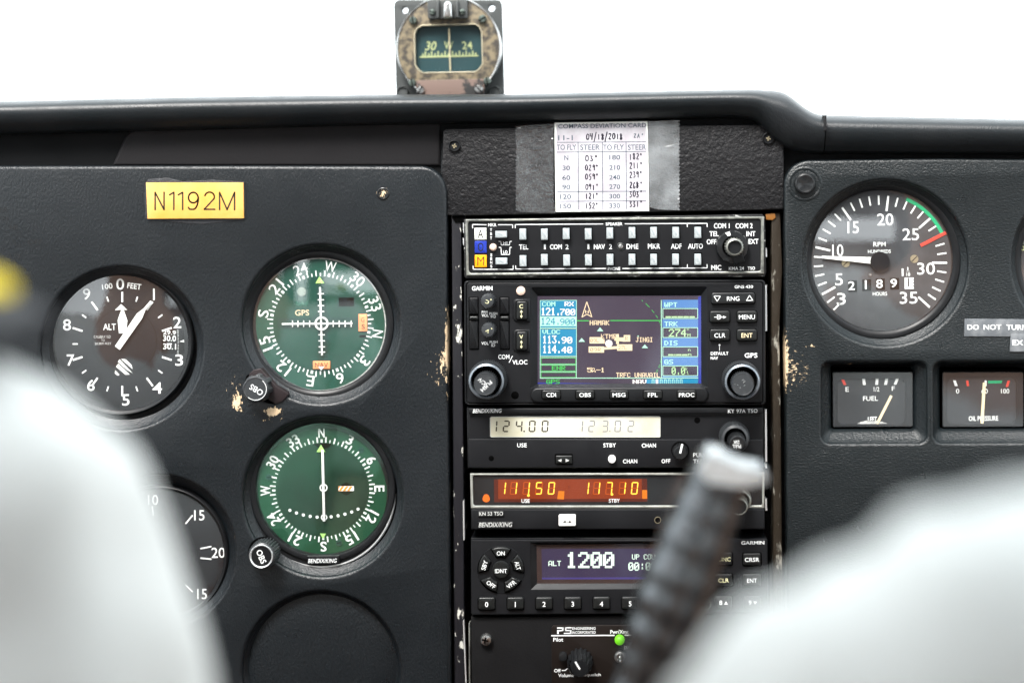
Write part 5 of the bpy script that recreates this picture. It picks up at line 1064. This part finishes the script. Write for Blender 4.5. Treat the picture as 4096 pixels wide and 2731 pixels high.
    nf = hc_+Vector((0,.085,0)); skinmesh('nose', {'a': (nf+Vector((0,-.005,.012)), .008), 'b': (nf+Vector((0,.012,-.018)), .012)}, [('a','b')], M_skin, p, sub=1)
    return p
def F(px_, py_, h): return W((px_, py_), h)        # the point seen at px,py, h mm nearer than the panel
pL = person('person in white shirt with gold and black epaulette at the left edge', -1, [(110,1745,520,400),(100,2300,640,400),(110,2800,700,400),(120,3600,700,400)], -.37, 3.1)
pR = person('person in white shirt whose sleeve fills the lower right corner', 1, [(4350,2600,850,520),(3720,2830,820,500),(3330,3110,690,450),(3080,3500,620,400)], .32, 8.4)
ep = F(-60,1330,400)
def strap(name, pts, wd, th, m, parent):
    vs, fs = [], []
    for x, y, z in pts:
        for a, b in ((-wd/2,0),(wd/2,0),(wd/2,th),(-wd/2,th)): vs.append((x, y+a, z+b))
    n = len(pts)
    for i in range(n-1):
        for j in range(4): fs.append((i*4+j, i*4+(j+1)%4, (i+1)*4+(j+1)%4, (i+1)*4+j))
    fs += [(0,1,2,3), tuple((n-1)*4+j for j in (3,2,1,0))]
    return mesh(name, vs, fs, m, parent, smooth=30)
pts = [F(x, y, 400) for x, y in ((-1000,1060),(-600,1140),(-300,1200),(-60,1260),(90,1330))]
e = strap('epaulette', pts, .055, .004, mat('epaulette_black',(.008,.009,.012),.7), pL)
for x, y in ((-20,1150),):
    b = [F(x-240,y+30,400), F(x-130,y+50,400), F(x-60,y+100,400)]
    strap('gold_band', b, .058, .007, M_gold, e)
# ---- control yoke of the right seat
yk = thing('control_yoke', 'glossy black ribbed grip of the right control yoke standing blurred before the radio stack', 'control yoke', F(2700,2400,190), 0)
def sweep(name, P, m, parent, n=28, flatten=None):
    """P: (px, py, radius px, height mm) ; bumps already in the radii"""
    vs, fs = [], []
    C_ = [W((x, y), h) for x, y, r, h in P]
    for i, (x, y, r, h) in enumerate(P):
        a = C_[max(0,i-1)]; b = C_[min(len(P)-1,i+1)]; d = (b-a).normalized(); u = d.cross(Vector((0,1,0))).normalized(); v = u.cross(d)
        R_ = r*S*kk(h)
        for j in range(n):
            t_ = 2*math.pi*j/n; vs.append(C_[i]+u*R_*math.cos(t_)+v*R_*1.15*math.sin(t_))
    for i in range(len(P)-1):
        for j in range(n): fs.append((i*n+j, i*n+(j+1)%n, (i+1)*n+(j+1)%n, (i+1)*n+j))
    fs += [tuple(range(n))[::-1], tuple((len(P)-1)*n+j for j in range(n))]
    return mesh(name, vs, fs, m, parent, smooth=50)
SP = [(2905,1850),(2860,1960),(2800,2110),(2730,2290),(2670,2450),(2600,2620),(2540,2780),(2520,2950),(2600,3150),(2800,3300)]
P = []
for i in range(110):
    t_ = i/109*(len(SP)-1); a = int(min(t_, len(SP)-2)); f = t_-a
    p0, p1, p2, p3 = SP[max(a-1,0)], SP[a], SP[a+1], SP[min(a+2,len(SP)-1)]
    q = [.5*((2*p1[c])+(-p0[c]+p2[c])*f+(2*p0[c]-5*p1[c]+4*p2[c]-p3[c])*f*f+(-p0[c]+3*p1[c]-3*p2[c]+p3[c])*f**3) for c in (0,1)]
    r = curve([(1850,118),(2000,128),(2150,142),(2357,152),(2555,130),(2700,105),(3300,90)], q[1])*(1+.028*math.cos(t_*2*math.pi/.75))
    P.append((q[0], q[1], r, 190-max(0,t_-6)*22))
sweep('grip', P, M_grip, yk)
cap = [F(2835,1790,192),F(2890,1815,196),F(2960,1850,196),F(3050,1865,192),F(3062,1905,188),F(2960,1925,192),F(2830,1910,196),F(2790,1860,192)]
vs = [p+Vector((0,.016,0)) for p in cap]+[p-Vector((0,.014,0)) for p in cap]; n = len(cap)
mesh('grip_cap', vs, [(i,(i+1)%n,n+(i+1)%n,n+i) for i in range(n)]+[tuple(range(n))[::-1], tuple(range(n,2*n))], mat('cap_silver',(.66,.72,.75),.25,metal=.3), yk, smooth=70)
sweep('push_to_talk_button', [(2850,1830,50,186),(2845,1795,48,186),(2842,1782,30,186)], M_steel, yk, n=20)
sweep('yoke_arm', [(2800,3300,80,90),(3200,3380,85,90),(3700,3400,100,90)], M_grip, yk)
sweep('yoke_hub', [(3700,3200,220,90),(3700,3620,220,90)], M_grip, yk, n=32)
for o in COL.objects:
    if o.parent is None and 'category' in o:
        n_ = o.name.split('.')[0]
        G_ = {'course_indicator': 'round dials on the panel', 'altimeter': 'round dials on the panel', 'vertical_speed_indicator': 'round dials on the panel', 'tachometer': 'round dials on the panel', 'gauge': 'round dials on the panel',
              'fuel_gauge': 'small rectangular gauges', 'oil_pressure_gauge': 'small rectangular gauges', 'adhesive_tape': 'tape holding the compass card', 'radio_rack': 'rack rails beside the radios', 'instrument_panel': 'vinyl instrument panels',
              'warning_label': 'label tape strips at the right edge', 'person': 'people in white shirts', 'audio_panel': 'units of the radio stack', 'gps_navigator': 'units of the radio stack', 'com_radio': 'units of the radio stack', 'nav_radio': 'units of the radio stack', 'transponder': 'units of the radio stack', 'intercom': 'units of the radio stack'}
        if n_ in G_: o['group'] = G_[n_]
